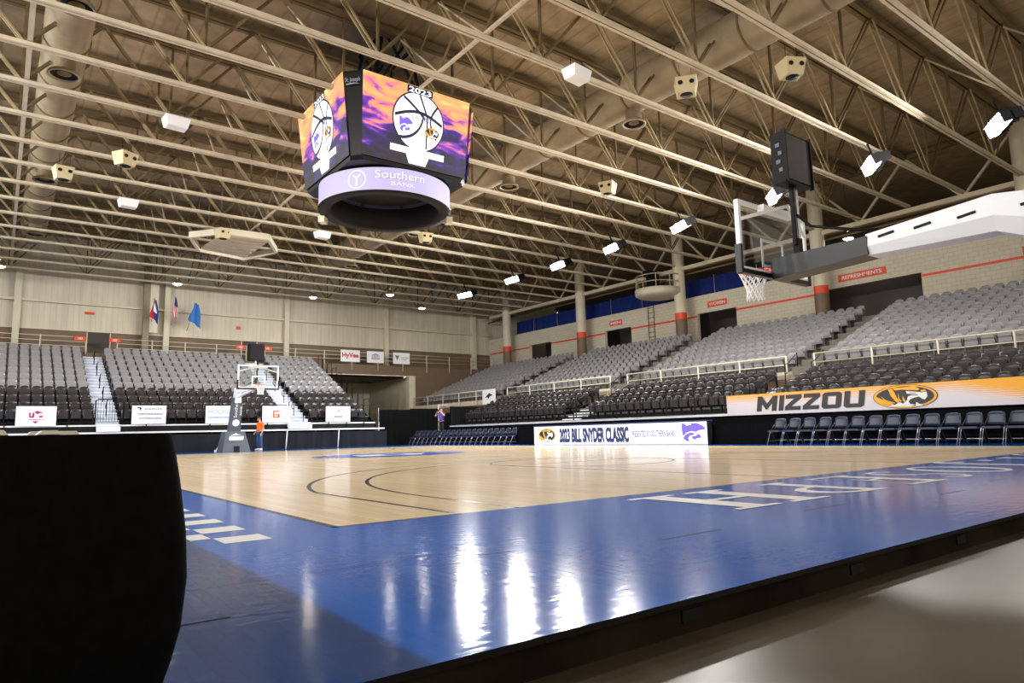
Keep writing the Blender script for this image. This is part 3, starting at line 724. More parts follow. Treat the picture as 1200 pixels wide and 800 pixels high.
# ------------------------------------------------------------------ SCOREBOARD
def scoreboard():
    cx, cy = 7.6, 14.5
    t = thing('center_scoreboard', 'four-sided video scoreboard with glowing sunset screens hung over centre court', 'scoreboard', (cx, cy, 8.5))
    H = 2.4; ht, hb, w, wb = 2.2, 1.95, 1.8, 1.72
    # octagonal black shell
    def ringpts(h, w2, z): return [(-w2, -h, z), (w2, -h, z), (h, -w2, z), (h, w2, z), (w2, h, z), (-w2, h, z), (-h, w2, z), (-h, -w2, z)]
    mb = MB(); B = ringpts(hb-0.05, wb-0.1, -0.12); Bb = ringpts(hb-0.02, wb-0.03, 0); Tt = ringpts(ht-0.02, w-0.03, H+0.02)
    vs = B+Bb+Tt; fs = []
    for r in (0, 8):
        for k in range(8): fs.append((r+k, r+(k+1) % 8, r+8+(k+1) % 8, r+8+k))
    fs += [tuple(range(7, -1, -1)), tuple(range(16, 24))]
    mb.add(vs, fs, 'black_gloss')
    # small lettering on the corner column facing the table
    def PC(u, v):
        a = Vector((-w-0.02, -ht-0.0, H)); b2 = Vector((-ht, -w-0.02, H)); mid = (a+b2)/2
        ex = (a-b2).normalized(); n = Vector((-1, -1, 0)).normalized()
        return tuple(mid+ex*u+Vector((0, 0, v-0.35))+n*0.03)
    mb.text('St. Joseph', PC, 0.13, 'ink_grey', align='CENTER', box_w=0.44)
    mb.flat(PC, [(-0.2, -0.06), (0.05, -0.04), (0.2, -0.08), (0.05, -0.07), (-0.18, -0.09)], 'ink_grey')
    mb.build('shell', t)
    for side, nm in ((0, 'front'), (1, 'left'), (2, 'back'), (3, 'right')):
        ang = -side*PI/2
        ca, sa = math.cos(ang), math.sin(ang)
        def P(u, v, layer=0):      # u in [-1,1], v in [0,1] on the tilted screen
            k = v; x = u*((wb*(1-k))+w*k); y = -((hb)*(1-k)+(ht)*k)-0.03-0.006*layer
            return (x*ca-y*sa, x*sa+y*ca, 0.0+H*k)
        mb = MB()
        # screen in its own object space: x across, z up, so its clouds differ per side
        mb.add([P(-1, 0), P(1, 0), P(1, 1), P(-1, 1)], [(0, 1, 2, 3)], 'video')
        mb.build('video_screen', t)
        lm = MB(); ccu, ccv, ru, rv = 0.02, 0.56, 0.47, 0.355
        def E(n, ru2, rv2): return [(ccu+ru2*math.cos(2*PI*k/n), ccv+rv2*math.sin(2*PI*k/n)) for k in range(n)]
        lm.flat(lambda u, v: P(u, v, 1), E(40, ru+0.025, rv+0.02), 'led_black'); lm.flat(lambda u, v: P(u, v, 2), E(40, ru, rv), 'led_white')
        def stroke(pts, wd=0.02, layer=3, m='led_black'):
            for (a, b2), (c, d) in zip(pts[:-1], pts[1:]):
                dx, dy = c-a, d-b2; L_ = math.hypot(dx, dy*0.66) or 1; nx, ny = -dy*0.66/L_*wd*0.8, dx/L_*wd
                lm.flat(lambda u, v: P(u, v, layer), [(a+nx, b2+ny), (a-nx, b2-ny), (c-nx, d-ny), (c+nx, d+ny)], m)
        def cur(f, n=10): return [f(k/n) for k in range(n+1)]
        stroke(cur(lambda s: (ccu-0.45+0.9*s, ccv+0.02+0.10*math.sin(PI*s))), 0.020)
        stroke(cur(lambda s: (ccu-0.3+0.42*s, ccv+0.27-0.17*s-0.05*s*s), 8), 0.018)
        stroke(cur(lambda s: (ccu-0.0+0.16*s, ccv+0.34-0.26*s), 8), 0.018); stroke(cur(lambda s: (ccu+0.16+0.0*s, ccv+0.08-0.40*s), 8), 0.018)
        stroke(cur(lambda s: (ccu-0.36+0.44*math.sin(s*1.57), ccv-0.24+0.34*(1-math.cos(s*1.57))), 10), 0.020)
        stroke(cur(lambda s: (ccu+0.35-0.13*math.sin(PI*s), ccv+0.25-0.42*s), 10), 0.020)
        wildcat(lm, lambda u, v, l: P(ccu-0.24+u*0.13, ccv-0.08+v*0.10, 4), 'led_purple')
        tiger(lm, lambda u, v, l: P(ccu+0.26+u*0.14, ccv-0.10+v*0.07, 3+l), ('led_black', 'led_gold', 'led_white'))
        lm.flat(lambda u, v: P(u, v, 3), [(ccu-0.24, 0.90), (ccu+0.24, 0.90), (ccu+0.24, 0.99), (ccu-0.24, 0.99)], 'led_black')
        lm.text('2023', lambda u, v: P(ccu+u, 0.912+v, 4), 0.062, 'led_white', align='CENTER', box_w=0.42, bold=0.02)
        lm.text('CLASSIC', lambda u, v: P(ccu+u, ccv+0.02+v, 5), 0.055, 'led_ink_lilac', align='CENTER', box_w=0.46)
        lm.flat(lambda u, v: P(u, v, 4), [(-0.50, 0.135), (0.54, 0.135), (0.54, 0.215), (-0.50, 0.215)], 'led_white')
        lm.text('PRESENTED BY SOUTHERN BANK', lambda u, v: P(u+0.02, 0.16+v, 5), 0.03, 'led_ink_lilac', align='CENTER', box_w=0.8)
        lm.flat(lambda u, v: P(u, v, 4), [(-0.20, 0.13), (0.24, 0.13), (0.18, 0.02), (-0.14, 0.02)], 'led_white')
        lm.build('screen_graphic', t)
    # ring display
    rr, z0, z1 = 2.05, -0.85, -0.17
    mb = MB(); mb.lathe([(rr, z0), (rr, z1)], (0, 0, 0), 'led_lilac', 64)
    def PR(a0, lay=0):
        def f(u, v): a = a0+u/rr; r2 = rr+0.008+0.006*lay; return (r2*math.cos(a), r2*math.sin(a), z0+0.06+v)
        return f
    for base in (-PI/2-0.47, PI/2-0.47):
        a0 = base
        mb.text('Southern', lambda u, v: PR(a0-0.12)(u, v+0.28), 0.24, 'led_lilac_grey', box_w=1.5); mb.text('Southern', lambda u, v: PR(a0-0.135, 1)(u, v+0.295), 0.24, 'led_lilac_white', box_w=1.5)
        mb.text('BANK', lambda u, v: PR(a0+0.10)(u, v+0.08), 0.11, 'led_lilac_grey', box_w=0.72); mb.text('BANK', lambda u, v: PR(a0+0.092, 1)(u, v+0.088), 0.11, 'led_lilac_white', box_w=0.72)
        f = PR(a0-0.40)
        def annulus(r1, r2, m, lay=0):
            n = 30; vs = []; fs = []; g2 = PR(a0-0.40, lay)
            for k in range(n+1):
                a = 2*PI*k/n; vs += [g2(r1*math.cos(a), 0.28+r1*math.sin(a)), g2(r2*math.cos(a), 0.28+r2*math.sin(a))]
            for k in range(n): fs.append((2*k, 2*k+1, 2*k+3, 2*k+2))
            mb.add(vs, fs, m)
        annulus(0.24, 0.28, 'led_lilac_white'); annulus(0.215, 0.235, 'led_lilac_grey')
        g2 = PR(a0-0.40, 1)
        mb.flat(lambda u, v: g2(u, v+0.28), [(-0.03, -0.2), (0.03, -0.2), (0.02, 0.02), (0.12, 0.12), (0.10, 0.15), (0.0, 0.07), (-0.11, 0.15), (-0.13, 0.12), (-0.02, 0.02)], 'led_lilac_white')
    mb.build('ring_display', t)
    mb = MB(); mb.lathe([(rr+0.01, z1), (rr+0.01, z1+0.03), (rr-0.35, z1+0.03)], (0, 0, 0), 'black', 64); mb.lathe([(rr-0.35, z1), (rr-0.35, z0-0.03), (rr+0.02, z0-0.03), (rr+0.02, z0)], (0, 0, 0), 'black', 64)
    mb.lathe([(rr-0.5, z1+0.03), (0.001, z1+0.03)], (0, 0, 0), 'black', 32)
    for a in range(8): mb.bar(((rr-0.3)*math.cos(a*PI/4), (rr-0.3)*math.sin(a*PI/4), z1), (1.5*math.cos(a*PI/4), 1.5*math.sin(a*PI/4), 0.05), 0.08, 0.08, 'black')
    mb.build('ring_frame', t)
    for sx in (-1, 1):
        mb = MB()
        for sy in (-1, 1): mb.bar((sx*0.9, sy*0.9, H), (sx*0.5, sy*0.7, 4.6), 0.1, 0.1, 'black'); mb.bar((sx*1.0, sy*1.0, H), (-sx*0.3, sy*0.8, 4.6), 0.07, 0.07, 'black')
        mb.bar((sx*0.9, -0.9, H+0.06), (sx*0.9, 0.9, H+0.06), 0.1, 0.1, 'black'); mb.bar((sx*0.6, -0.7, 4.55-H*0), (sx*0.6, 0.7, 4.55), 0.08, 0.08, 'black'); mb.build('hanging_frame', t)
    for a in (-0.35, 2.4):
        mb = MB(); mb.box((-0.1, -0.15, -0.1), (0.1, 0.15, 0.1), 'beige_paint'); mb.build('camera_pod', t, ((rr+0.0)*math.cos(a), (rr+0.0)*math.sin(a), z0-0.14), (0, 0, a))
    return t
scoreboard()

# ------------------------------------------------------------------ BASKETBALL HOOPS
def hoop(label, loc, rz):
    """local frame: court centre lies toward +y, backboard plane at y=1.22, floor z=0"""
    t = thing('basketball_hoop', label, 'basketball hoop', loc, rz)
    y = 1.22
    bw, b0, b1 = 0.915, 2.90, 3.97
    mb = MB(); mb.box((-bw+0.05, y-0.012, b0+0.05), (bw-0.05, y+0.0, b1-0.05), 'glass'); g_ = mb.build('glass_panel', t)
    mb = MB()      # painted target square and border stay on the pane
    def fr(x0, x1, z0, z1, w, m, ya, yb):
        mb.box((x0, ya, z0), (x0+w, yb, z1), m); mb.box((x1-w, ya, z0), (x1, yb, z1), m)
        mb.box((x0+w, ya, z0), (x1-w, yb, z0+w), m); mb.box((x0+w, ya, z1-w), (x1-w, yb, z1), m)
    fr(-0.305, 0.305, b0+0.12, b0+0.57, 0.05, 'white', y+0.001, y+0.006); mb.build('target_square', g_)
    mb = MB(); fr(-bw, bw, b0, b1, 0.055, 'white', y-0.05, y+0.02)
    mb.bar((-bw+0.05, y-0.06, b1-0.3), (0, y-0.3, b1-0.02), 0.04, 0.05, 'white'); mb.bar((bw-0.05, y-0.06, b1-0.3), (0, y-0.3, b1-0.02), 0.04, 0.05, 'white')
    mb.box((-0.42, y-0.16, b1-0.12), (0.42, y-0.05, b1-0.02), 'white'); mb.build('frame', t)
    mb = MB(); mb.box((-bw-0.02, y-0.06, b0-0.05), (bw+0.02, y+0.03, b0+0.02), 'pad_black')
    for s in (-1, 1): mb.box((s*bw-0.03, y-0.065, b0-0.05), (s*bw+0.03, y+0.032, b0+0.38), 'pad_black')
    mb.build('edge_padding', t)
    mb = MB(); n = 30; rc = (0, 1.575, 3.05)
    mb.tube([(rc[0]+0.2286*math.cos(2*PI*k/n), rc[1]+0.2286*math.sin(2*PI*k/n), rc[2]) for k in range(n+1)], 0.012, 'rim', 8)
    mb.box((-0.08, y+0.0, 2.97), (0.08, y+0.04, 3.08), 'rim'); mb.box((-0.07, y+0.04, 3.03), (0.07, 1.36, 3.06), 'rim')
    rim = mb.build('rim', t)
    mb = MB(); n = 12; lv = [(0.225, 3.04), (0.19, 2.95), (0.155, 2.86), (0.13, 2.77), (0.125, 2.68), (0.135, 2.60)]
    for i in range(len(lv)-1):
        for k in range(n):
            for s in (-1, 1):
                a0 = 2*PI*(k+0.5*(i % 2))/n; a1 = a0+s*PI/n
                mb.bar((rc[0]+lv[i][0]*math.cos(a0), rc[1]+lv[i][0]*math.sin(a0), lv[i][1]), (rc[0]+lv[i+1][0]*math.cos(a1), rc[1]+lv[i+1][0]*math.sin(a1), lv[i+1][1]), 0.012, 0.012, 'net')
    mb.build('net', rim)
    # padded head of the arm
    mb = MB(); s = 0.21
    mb.hexa([(-s, -0.3, 2.89), (s, -0.3, 2.89), (s*0.9, 1.14, 2.82), (-s*0.9, 1.14, 2.82), (-s, -0.3, 3.14), (s, -0.3, 3.14), (s*0.9, 1.14, 3.14), (-s*0.9, 1.14, 3.14)], 'pad_black')
    mb.build('arm_padding', t)
    # white boom: four-sided box section, knee at y=-1.8
    prof = [(-0.28, 2.88, 3.17), (-1.78, 2.84, 3.29), (-2.35, 2.58, 3.20), (-4.3, 1.3, 2.0)]
    mb = MB(); w = 0.20; vs = []
    for (yy, a, b2) in prof:
        zc = a+(b2-a)*0.42
        vs += [(-w, yy, zc), (-w*0.8, yy, a), (w*0.8, yy, a), (w, yy, zc), (w*0.92, yy, b2), (-w*0.92, yy, b2)]
    fs = []
    for i in range(len(prof)-1):
        for k in range(6): fs.append((i*6+k, i*6+(k+1) % 6, i*6+6+(k+1) % 6, i*6+6+k))
    fs += [(5, 4, 3, 2, 1, 0), tuple(range(18, 24))]
    mb.add(vs, fs, 'white_gloss'); 
    for yy in (-0.55, -1.0, -1.5, -2.15):
        zz = 3.10 if yy > -2 else 3.08
        for s2 in (-1, 1): mb.bar((s2*(w*0.95+0.008), yy+0.10, zz-0.005), (s2*(w*0.95+0.008), yy-0.10, zz+0.02), 0.02, 0.03, 'black')
    mb.build('boom', t)
    mb = MB(); mb.bar((0, -4.2, 0.9), (0, -4.0, 1.9), 0.36, 0.4, 'white_gloss'); mb.build('rear_link', t)
    # shot clock on its post
    mb = MB(); mb.box((-0.34, 0.70, 4.22), (0.34, 0.92, 5.0), 'black'); mb.box((-0.32, 0.92, 4.25), (0.32, 0.93, 4.97), 'black_gloss'); mb.box((-0.36, 0.68, 4.2), (0.36, 0.70, 4.24), 'black')
    mb.box((-0.36, 0.66, 4.2), (-0.33, 0.72, 5.02), 'black'); mb.box((0.33, 0.66, 4.2), (0.36, 0.72, 5.02), 'black'); mb.box((-0.33, 0.68, 4.26), (0.33, 0.695, 4.96), 'pad_black')
    ck = mb.build('shot_clock', t)
    mb = MB()
    for k in range(4): mb.box((-0.352, 0.74+0.03*(k % 2), 4.38+0.13*k), (-0.34, 0.80+0.04*(k % 2), 4.44+0.13*k), 'pad_grey')
    mb.build('connector', ck)
    mb = MB(); mb.bar((-0.06, 0.8, 3.3), (-0.06, 0.8, 4.22), 0.05, 0.05, 'black'); mb.bar((0.03, 0.8, 3.3), (0.03, 0.8, 4.22), 0.06, 0.06, 'steel'); mb.bar((-0.55, y-0.1, 3.98), (0.0, 0.8, 4.02), 0.015, 0.015, 'black')
    mb.bar((0, 0.80, 3.1), (0, 0.80, 3.4), 0.10, 0.10, 'black'); mb.build('clock_post', t)
    mb = MB(); mb.tube([(-0.04, 0.75, 3.75), (-0.14, 0.5, 3.5), (-0.16, 0.1, 3.36), (-0.1, -0.2, 3.27), (-0.02, -0.4, 3.24)], 0.022, 'black', 6); mb.build('cable', t)
    return t
W2 = 7.62
near = hoop('white and black portable basketball hoop at the near end, seen from behind its backboard', (W2, 0, 0), 0)
mb = MB(); mb.box((-0.75, -6.2, FZ), (0.75, -3.9, 0.85), 'pad_grey'); mb.build('base', near)
mb = MB(); mb.bar((0, -5.6, 0.6), (0, -4.25, 1.75), 0.36, 0.4, 'white_gloss'); mb.build('mast', near)
far = hoop('portable basketball hoop before the end stand with grey padded base', (W2, 28.65, 0), PI)
for ch in list(far.children):
    if ch.name.split('.')[0] in ('boom', 'rear_link', 'arm_padding'):
        bpy.data.objects.remove(ch)
mb = MB(); mb.hexa([(-0.66, -3.2, 0), (0.66, -3.2, 0), (0.66, -2.0, 0), (-0.66, -2.0, 0), (-0.46, -3.1, 1.0), (0.46, -3.1, 1.0), (0.46, -2.35, 1.0), (-0.46, -2.35, 1.0)], 'pad_grey')
def PF(u, v): # front face of base, reading from the court (local +y side, so x runs backwards)
    k = v*0.92; return (-u, -2.0-0.35*k+0.015, k)
mb.flat(PF, [(-0.34, 0.62), (0.34, 0.62), (0.38, 0.82), (-0.30, 0.82)], 'white'); mb.flat(PF, [(-0.28, 0.86), (0.0, 0.98), (0.06, 1.02), (0.02, 0.96), (0.34, 0.86), (0.1, 0.9), (0.02, 0.88)], 'white')
mb.flat(PF, [(-0.14, 0.0), (0.14, 0.0), (0.14, 0.3), (-0.14, 0.3)], 'black')
mb.build('base', far)
mb = MB(); mb.hexa([(-0.27, -2.85, 1.0), (0.27, -2.85, 1.0), (0.27, -2.4, 1.0), (-0.27, -2.4, 1.0), (-0.2, -2.45, 2.65), (0.2, -2.45, 2.65), (0.2, -2.05, 2.65), (-0.2, -2.05, 2.65)], 'pad_grey')
def PM(u, v):
    k = (v-1.0)/1.65; return (-u, -2.4+0.35*k+0.015, v)
mb.flat(PM, [(0.17*math.cos(2*PI*k/20), 1.42+0.17*math.sin(2*PI*k/20)) for k in range(20)], 'white')
mb.text('Southern', lambda u, v: PM(-v+0.02, 1.68+u), 0.15, 'white', box_w=0.85); mb.text('BANK', lambda u, v: PM(-v+0.24, 1.8+u), 0.1, 'white', box_w=0.45)
mb.build('mast_padding', far)
mb = MB(); mb.hexa([(-0.15, -2.45, 2.4), (0.15, -2.45, 2.4), (0.15, -2.0, 2.4), (-0.15, -2.0, 2.4), (-0.13, -2.3, 3.15), (0.13, -2.3, 3.15), (0.13, -1.9, 2.95), (-0.13, -1.9, 2.95)], 'white_gloss')
mb.bar((0, -2.1, 2.98), (0, 1.15, 3.0), 0.2, 0.22, 'white_gloss'); mb.bar((0, -2.0, 2.7), (0, 1.0, 2.95), 0.12, 0.1, 'white_gloss'); mb.build('boom', far)
mb = MB()
for s in (-1, 1): mb.bar((s*0.3, -3.0, 0.9), (s*0.42, -4.2, 0.05), 0.05, 0.05, 'white_gloss')
mb.build('tie_rod', far)
mb = MB(); mb.box((-0.5, -4.3, 0), (0.5, -3.2, 0.1), 'white'); mb.build('rear_platform', far)

# ------------------------------------------------------------------ SEATS
def seat_parts(colm, col2):
    """faces -y; base at floor z=0; top 0.85"""
    back = MB(); nu, nv = 6, 6; vs = []; fs = []
    w, z0, z1 = 0.212, 0.36, 0.86
    for side in (0, 1):
        for j in range(nv+1):
            v = j/nv
            for i in range(nu+1):
                u = -1+2*i/nu
                ww = w*(1-0.10*max(0, v-0.75)*4*0.5) * (0.94+0.06*min(1, v*3))
                top = z1-0.10*(abs(u)**3.2)
                z = z0+(top-z0)*v
                yy = 0.16+0.13*v+0.02*math.sin(PI*v)-0.045*(u*u)-(0.022 if side == 0 else 0)
                vs.append((u*ww, yy, z))
    N = (nu+1)*(nv+1)
    for j in range(nv):
        for i in range(nu):
            a = j*(nu+1)+i; fs.append((a, a+1, a+nu+2, a+nu+1)); fs.append((N+a+1, N+a, N+a+nu+1, N+a+nu+2))
    for i in range(nu): a = nv*(nu+1)+i; fs.append((a, a+1, N+a+1, N+a)); fs.append((i+1, i, N+i, N+i+1))
    for j in range(nv): a = j*(nu+1); fs.append((a+nu+1, a, N+a, N+a+nu+1)); b2 = a+nu; fs.append((b2, b2+nu+1, N+b2+nu+1, N+b2))
    back.add(vs, fs, colm, True)
    pan = MB()      # tipped-up seat pan
    pan.hexa([(-0.2, -0.02, 0.36), (0.2, -0.02, 0.36), (0.2, 0.11, 0.36), (-0.2, 0.11, 0.36), (-0.19, -0.05, 0.66), (0.19, -0.05, 0.66), (0.19, 0.03, 0.69), (-0.19, 0.03, 0.69)], colm)
    st = MB()
    for s in (-1, 1):
        st.bar((s*0.235, 0.16, 0), (s*0.235, 0.12, 0.52), 0.03, 0.09, col2); st.bar((s*0.235, 0.18, 0.56), (s*0.235, -0.12, 0.56), 0.04, 0.03, col2)
    sl = MB(); sl.bar((0, 0.16, 0), (0, 0.12, 0.52), 0.03, 0.09, col2); sl.bar((0, 0.18, 0.56), (0, -0.12, 0.56), 0.04, 0.03, col2)
    return back, pan, st, sl
def join(*mbs):
    r = MB()
    for q in mbs:
        o = len(r.v); r.v += q.v
        for f, m_, s_ in zip(q.f, q.m, q.sm): r.f.append(tuple(i+o for i in f)); r.m.append(r.mi(q.mats[m_])); r.sm.append(s_)
    return r
def at(src, dst, loc, rz):
    """append src mesh builder into dst, rotated about z and moved"""
    o = len(dst.v); c, s = math.cos(rz), math.sin(rz)
    dst.v += [(loc[0]+x*c-y*s, loc[1]+x*s+y*c, loc[2]+z) for x, y, z in src.v]
    for f, m_, s_ in zip(src.f, src.m, src.sm): dst.f.append(tuple(i+o for i in f)); dst.m.append(dst.mi(src.mats[m_])); dst.sm.append(s_)
seats = {'grey': [], 'black': []}      # (loc, rz, label)
AIS = [(0.1, 1), (10.4, 1), (20.7, 1), (31.35, 1)]
PIT = 0.5
def side_rows(n, x0, dx, z0, dz, yend, col, tier, off=0.0):
    blocks = [(-1.0, 9.75, 'first aisle toward near hoop', 1), (11.05, 19.95, 'first aisle toward end wall', 0), (21.4, 30.6, 'second aisle toward end wall', 0), (32.1, 42.6, 'third aisle toward end wall', 0)]
    for k in range(n):
        for (a, b2, ph, rev) in blocks:
            b2 = min(b2, yend)
            if b2-a < 1: continue
            cnt = int((b2-a)/PIT+0.001)
            for j in range(cnt):
                y = (b2-PIT*(j+0.5)) if rev else (a+PIT*(j+0.5))
                loc = (x0+dx*k, y, z0+dz*k)
                u, v, d = px((loc[0], y, loc[2]+0.6))
                if d < 1 or u > 1225 or u < -20: continue
                seats[col].append((loc, -PI/2, '%s %s, %s row of %s, %s from %s' % ('grey' if col == 'grey' else 'charcoal', 'seat', ORD[k], tier, ORD[j] if j < 30 else 'last', ph), d))
side_rows(4, 20.85, 0.8, 1.15, 0.30, 30.7, 'black', 'lower sideline tier')
side_rows(9, 24.85, 0.8, 2.85, 0.33, 42.7, 'grey', 'upper sideline tier')
FY0, FDY, FZ0, FDZ = 34.0, 0.86, 1.5, 0.4
for k in range(11):
    col = 'black' if k < 4 else 'grey'
    for (a, b2, ph, rev) in ((-4.15, 1.85, 'flag-side stairs toward the table', 1), (2.97, 10.97, 'flag-side stairs toward the hoop', 0), (12.5, 16.1, 'hoop stairs toward the tunnel', 0)):
        cnt = int((b2-a)/PIT+0.001)
        for j in range(cnt):
            x = (b2-PIT*(j+0.5)) if rev else (a+PIT*(j+0.5))
            loc = (x, FY0+FDY*k, FZ0+FDZ*k-0.06)
            u, v, d = px((x, loc[1], loc[2]+0.6))
            if u < -15: continue
            seats[col].append((loc, 0.0, '%s seat, %s row of end stand, %s from %s' % ('grey' if col == 'grey' else 'charcoal', ORD[k], ORD[j], ph), d))
for col, m1, m2 in (('grey', 'grey_plastic', 'grey_plastic_dark'), ('black', 'charcoal_plastic', 'black')):
    back, pan, st, sl = seat_parts(m1, m2); one = join(back, pan, st)
    L_ = sorted(seats[col], key=lambda s: s[3]); nm = 'grey_stadium_seat' if col == 'grey' else 'charcoal_stadium_seat'
    full = None; plain = None; rest = MB()
    for i, (loc, rz, lab, d) in enumerate(L_):
        if i < 110:
            if full is None:
                full = thing(nm, lab, 'stadium seat', loc, rz)
                back.build('backrest', full); pan.build('seat_pan', full); sl.build('seat_standard', full, (-0.235, 0, 0)); sl.build('seat_standard', full, (0.235, 0, 0)); o = full
            else: o = dup(full, loc, rz, lab)
        elif i < 300:
            if plain is None: plain = one.build(nm); o = plain
            else: o = plain.copy(); COL.objects.link(o)
            o.location = loc; o.rotation_euler = (0, 0, rz); o['label'] = lab; o['category'] = 'stadium seat'
        else:
            at(one, rest, loc, rz); continue
        o['group'] = '%s tip-up stadium seats' % ('grey' if col == 'grey' else 'charcoal')
    if rest.v:
        o = rest.build('stadium_seats_beyond'); tag(o, 'remaining rows of small %s tip-up seats receding toward the corner' % ('grey' if col == 'grey' else 'charcoal'), 'stadium seat', kind='stuff')

# ------------------------------------------------------------------ STANDS
# lower sideline bleacher
t = thing('retractable_bleacher', 'dark telescopic bleacher along the sideline under charcoal seats', 'bleacher', (20.0, 0, FZ))
def rowsec(mb, x0, x1, y0, y1, z0, z1, m): mb.box((x0, y0, z0), (x1, y1, z1), m)
for k in range(4):
    mb = MB(); x = 0.4+0.8*k; z = 1.15+0.3*k-FZ
    mb.box((x, -9, z-0.06), (x+0.8 if k < 3 else 4.3, 30.8, z), 'concrete_tier'); mb.box((x-0.02, -9, z-0.1), (x, 30.8, z+0.0), 'grey_plastic_dark'); mb.box((x+0.02, -9, 0 if k == 0 else z-0.35), (x+0.06, 30.8, z-0.06), 'black')
    mb.build('row_deck', t)
mb = MB(); mb.box((0.0, -9, 0), (0.1, 30.8, 1.10), 'black_cloth'); mb.build('front_skirt', t)
mb = MB(); mb.box((-0.03, -9, 1.16), (0.45, 30.8, 1.24), 'alu'); mb.build('front_walkway', t)
for yc in (10.4, 20.4):
    mb = MB()
    for k in range(7): mb.box((0.35+0.4*k, yc-0.5, 1.28+0.15*k), (0.75+0.4*k, yc+0.5, 1.33+0.15*k), 'alu')
    mb.build('aisle_steps', t)
mb = MB(); mb.box((0.0, 30.75, 0), (4.3, 30.8, 2.4), 'black_cloth'); mb.build('end_panel', t)

def front_rail(mb, p, q, h, mesh=True, sp=1.5, m='black', step=0.11):
    p, q = Vector(p), Vector(q); n = max(1, round((q-p).length/sp)); up = Vector((0, 0, h))
    mb.bar(p+up, q+up, 0.035, 0.035, m); mb.bar(p+up*0.12, q+up*0.12, 0.025, 0.025, m)
    for i in range(n+1): c = p+(q-p)*i/n; mb.bar(c, c+up, 0.04, 0.04, m)
    if mesh:
        k = int((q-p).length/step)
        for i in range(k+1): c = p+(q-p)*i/k; mb.bar(c+up*0.12, c+up, 0.009, 0.009, m)
# rails at the front of the lower bleacher: three sections
for (a, b2, lab) in ((11.2, 19.7, 'between the tiger banner and second aisle'), (21.1, 30.6, 'beyond the second aisle toward the corner')):
    mb = MB(); front_rail(mb, (20.02, a, 1.1), (20.02, b2, 1.1), 1.0, True, 1.5, step=0.22)
    tag(mb.build('guard_rail'), 'black barred guard rail below the sideline seats, %s' % lab, 'railing', 'black guard rails')
# aisle hand loops in lower tier
for yc, nm in ((10.4, 'first'), (20.4, 'second')):
    for s in (-0.58, 0.58):
        mb = MB()
        mb.tube([(20.3, yc+s, 1.2), (20.3, yc+s, 2.05), (20.5, yc+s, 2.15), (21.3, yc+s, 2.45), (21.4, yc+s, 1.6)], 0.02, 'black', 6)
        mb.tube([(20.3, yc+s, 1.65), (21.35, yc+s, 2.05)], 0.015, 'black', 6)
        tag(mb.build('hand_rail'), 'bent black hand rail on the %s side of the %s lower aisle' % ('hoop' if s < 0 else 'corner', nm), 'railing', 'aisle hand rails')
        mb = MB(); mb.tube([(23.9, yc+s, 2.2), (23.9, yc+s, 3.1), (24.2, yc+s, 3.2), (24.9, yc+s, 3.65), (24.9, yc+s, 2.8)], 0.02, 'black', 6); mb.tube([(23.9, yc+s, 2.7), (24.9, yc+s, 3.2)], 0.015, 'black', 6)
        tag(mb.build('hand_rail'), 'black hand rail where the %s aisle meets the upper tier, %s side' % (nm, 'hoop' if s < 0 else 'corner'), 'railing', 'aisle hand rails')
# upper tier concrete
mb = MB(); mb.box((23.9, -9, FZ), (24.45, 43.19, 2.5), 'brown_paint'); mb.box((24.45, -9, FZ), (24.6, 43.19, 2.85), 'beige_paint')
for k in range(9):
    x = 24.6+0.8*k; z = 2.85+0.33*k
    mb.box((x, -9, FZ), (x+0.8, 43.19, z), 'concrete_tier')
mb.box((31.8, -9, FZ), (33.0, 43.19, 5.5), 'concrete_tier')
for yc in (10.4, 20.68, 31.35):
    for k in range(9):
        x = 24.6+0.8*k; z = 2.85+0.33*k; mb.box((x-0.3, yc-0.5, z-0.2), (x+0.1, yc+0.5, z+0.0+0.165), 'concrete_tier')
tag(mb.build('seating_tier'), 'stepped concrete tier carrying the grey sideline seats', 'seating tier')
# cream tube rail between tiers
for (a, b2, lab) in ((-6.0, 9.9, 'above the tiger banner'), (11.13, 20.15, 'between the first and second aisles'), (21.4, 30.7, 'between the second and third aisles'), (32.1, 43.1, 'beyond the third aisle to the end wall')):
    t = thing('tier_rail', 'cream tube railing below the grey seats %s' % lab, 'railing', (24.3, a, 2.5), 0, 'cream tier railings')
    n = round((b2-a)/2.3)
    mb = MB(); mb.tube([(0, 0, 0.98), (0, b2-a, 0.98)], 0.03, 'beige_paint', 8); mb.build('top_rail', t)
    mb = MB(); mb.tube([(0, 0, 0.62), (0, b2-a, 0.62)], 0.022, 'beige_paint', 8); mb.build('mid_rail', t)
    p0 = None
    for i in range(n+1):
        if p0 is None: mb = MB(); mb.tube([(0, 0, -0.1), (0, 0, 1.0)], 0.032, 'beige_paint', 8); p0 = mb.build('post', t)
        else: o = p0.copy(); COL.objects.link(o); o.parent = t; o.location = (0, (b2-a)*i/n, 0)
# curtains above the concourse wall
t = thing('blue_curtain', 'long royal blue curtain hung above the concourse wall', 'curtain', (33.45, 0, 8.85))
y = -6.0
while y < 41.0:
    mb = MB(); n = 24; vs = []; fs = []
    y1 = min(y+2.95, 41.4)
    for i in range(n+1):
        yy = y+(y1-y)*i/n; dx = 0.05*math.sin(yy*11)+0.03*math.sin(yy*23+1)
        vs += [(dx, yy, -0.1), (dx*0.7, yy, 1.15)]
    for i in range(n): fs.append((2*i, 2*i+2, 2*i+3, 2*i+1)[::-1])
    mb.add(vs, fs, 'royal_curtain', True); mb.build('curtain_panel', t); y += 3.0
mb = MB()
y = -6.0
while y < 41.6: mb.bar((-0.1, y-0.02, 0), (-0.1, y-0.02, 1.25), 0.035, 0.035, 'steel'); y += 3.0
mb.build('curtain_poles', t)
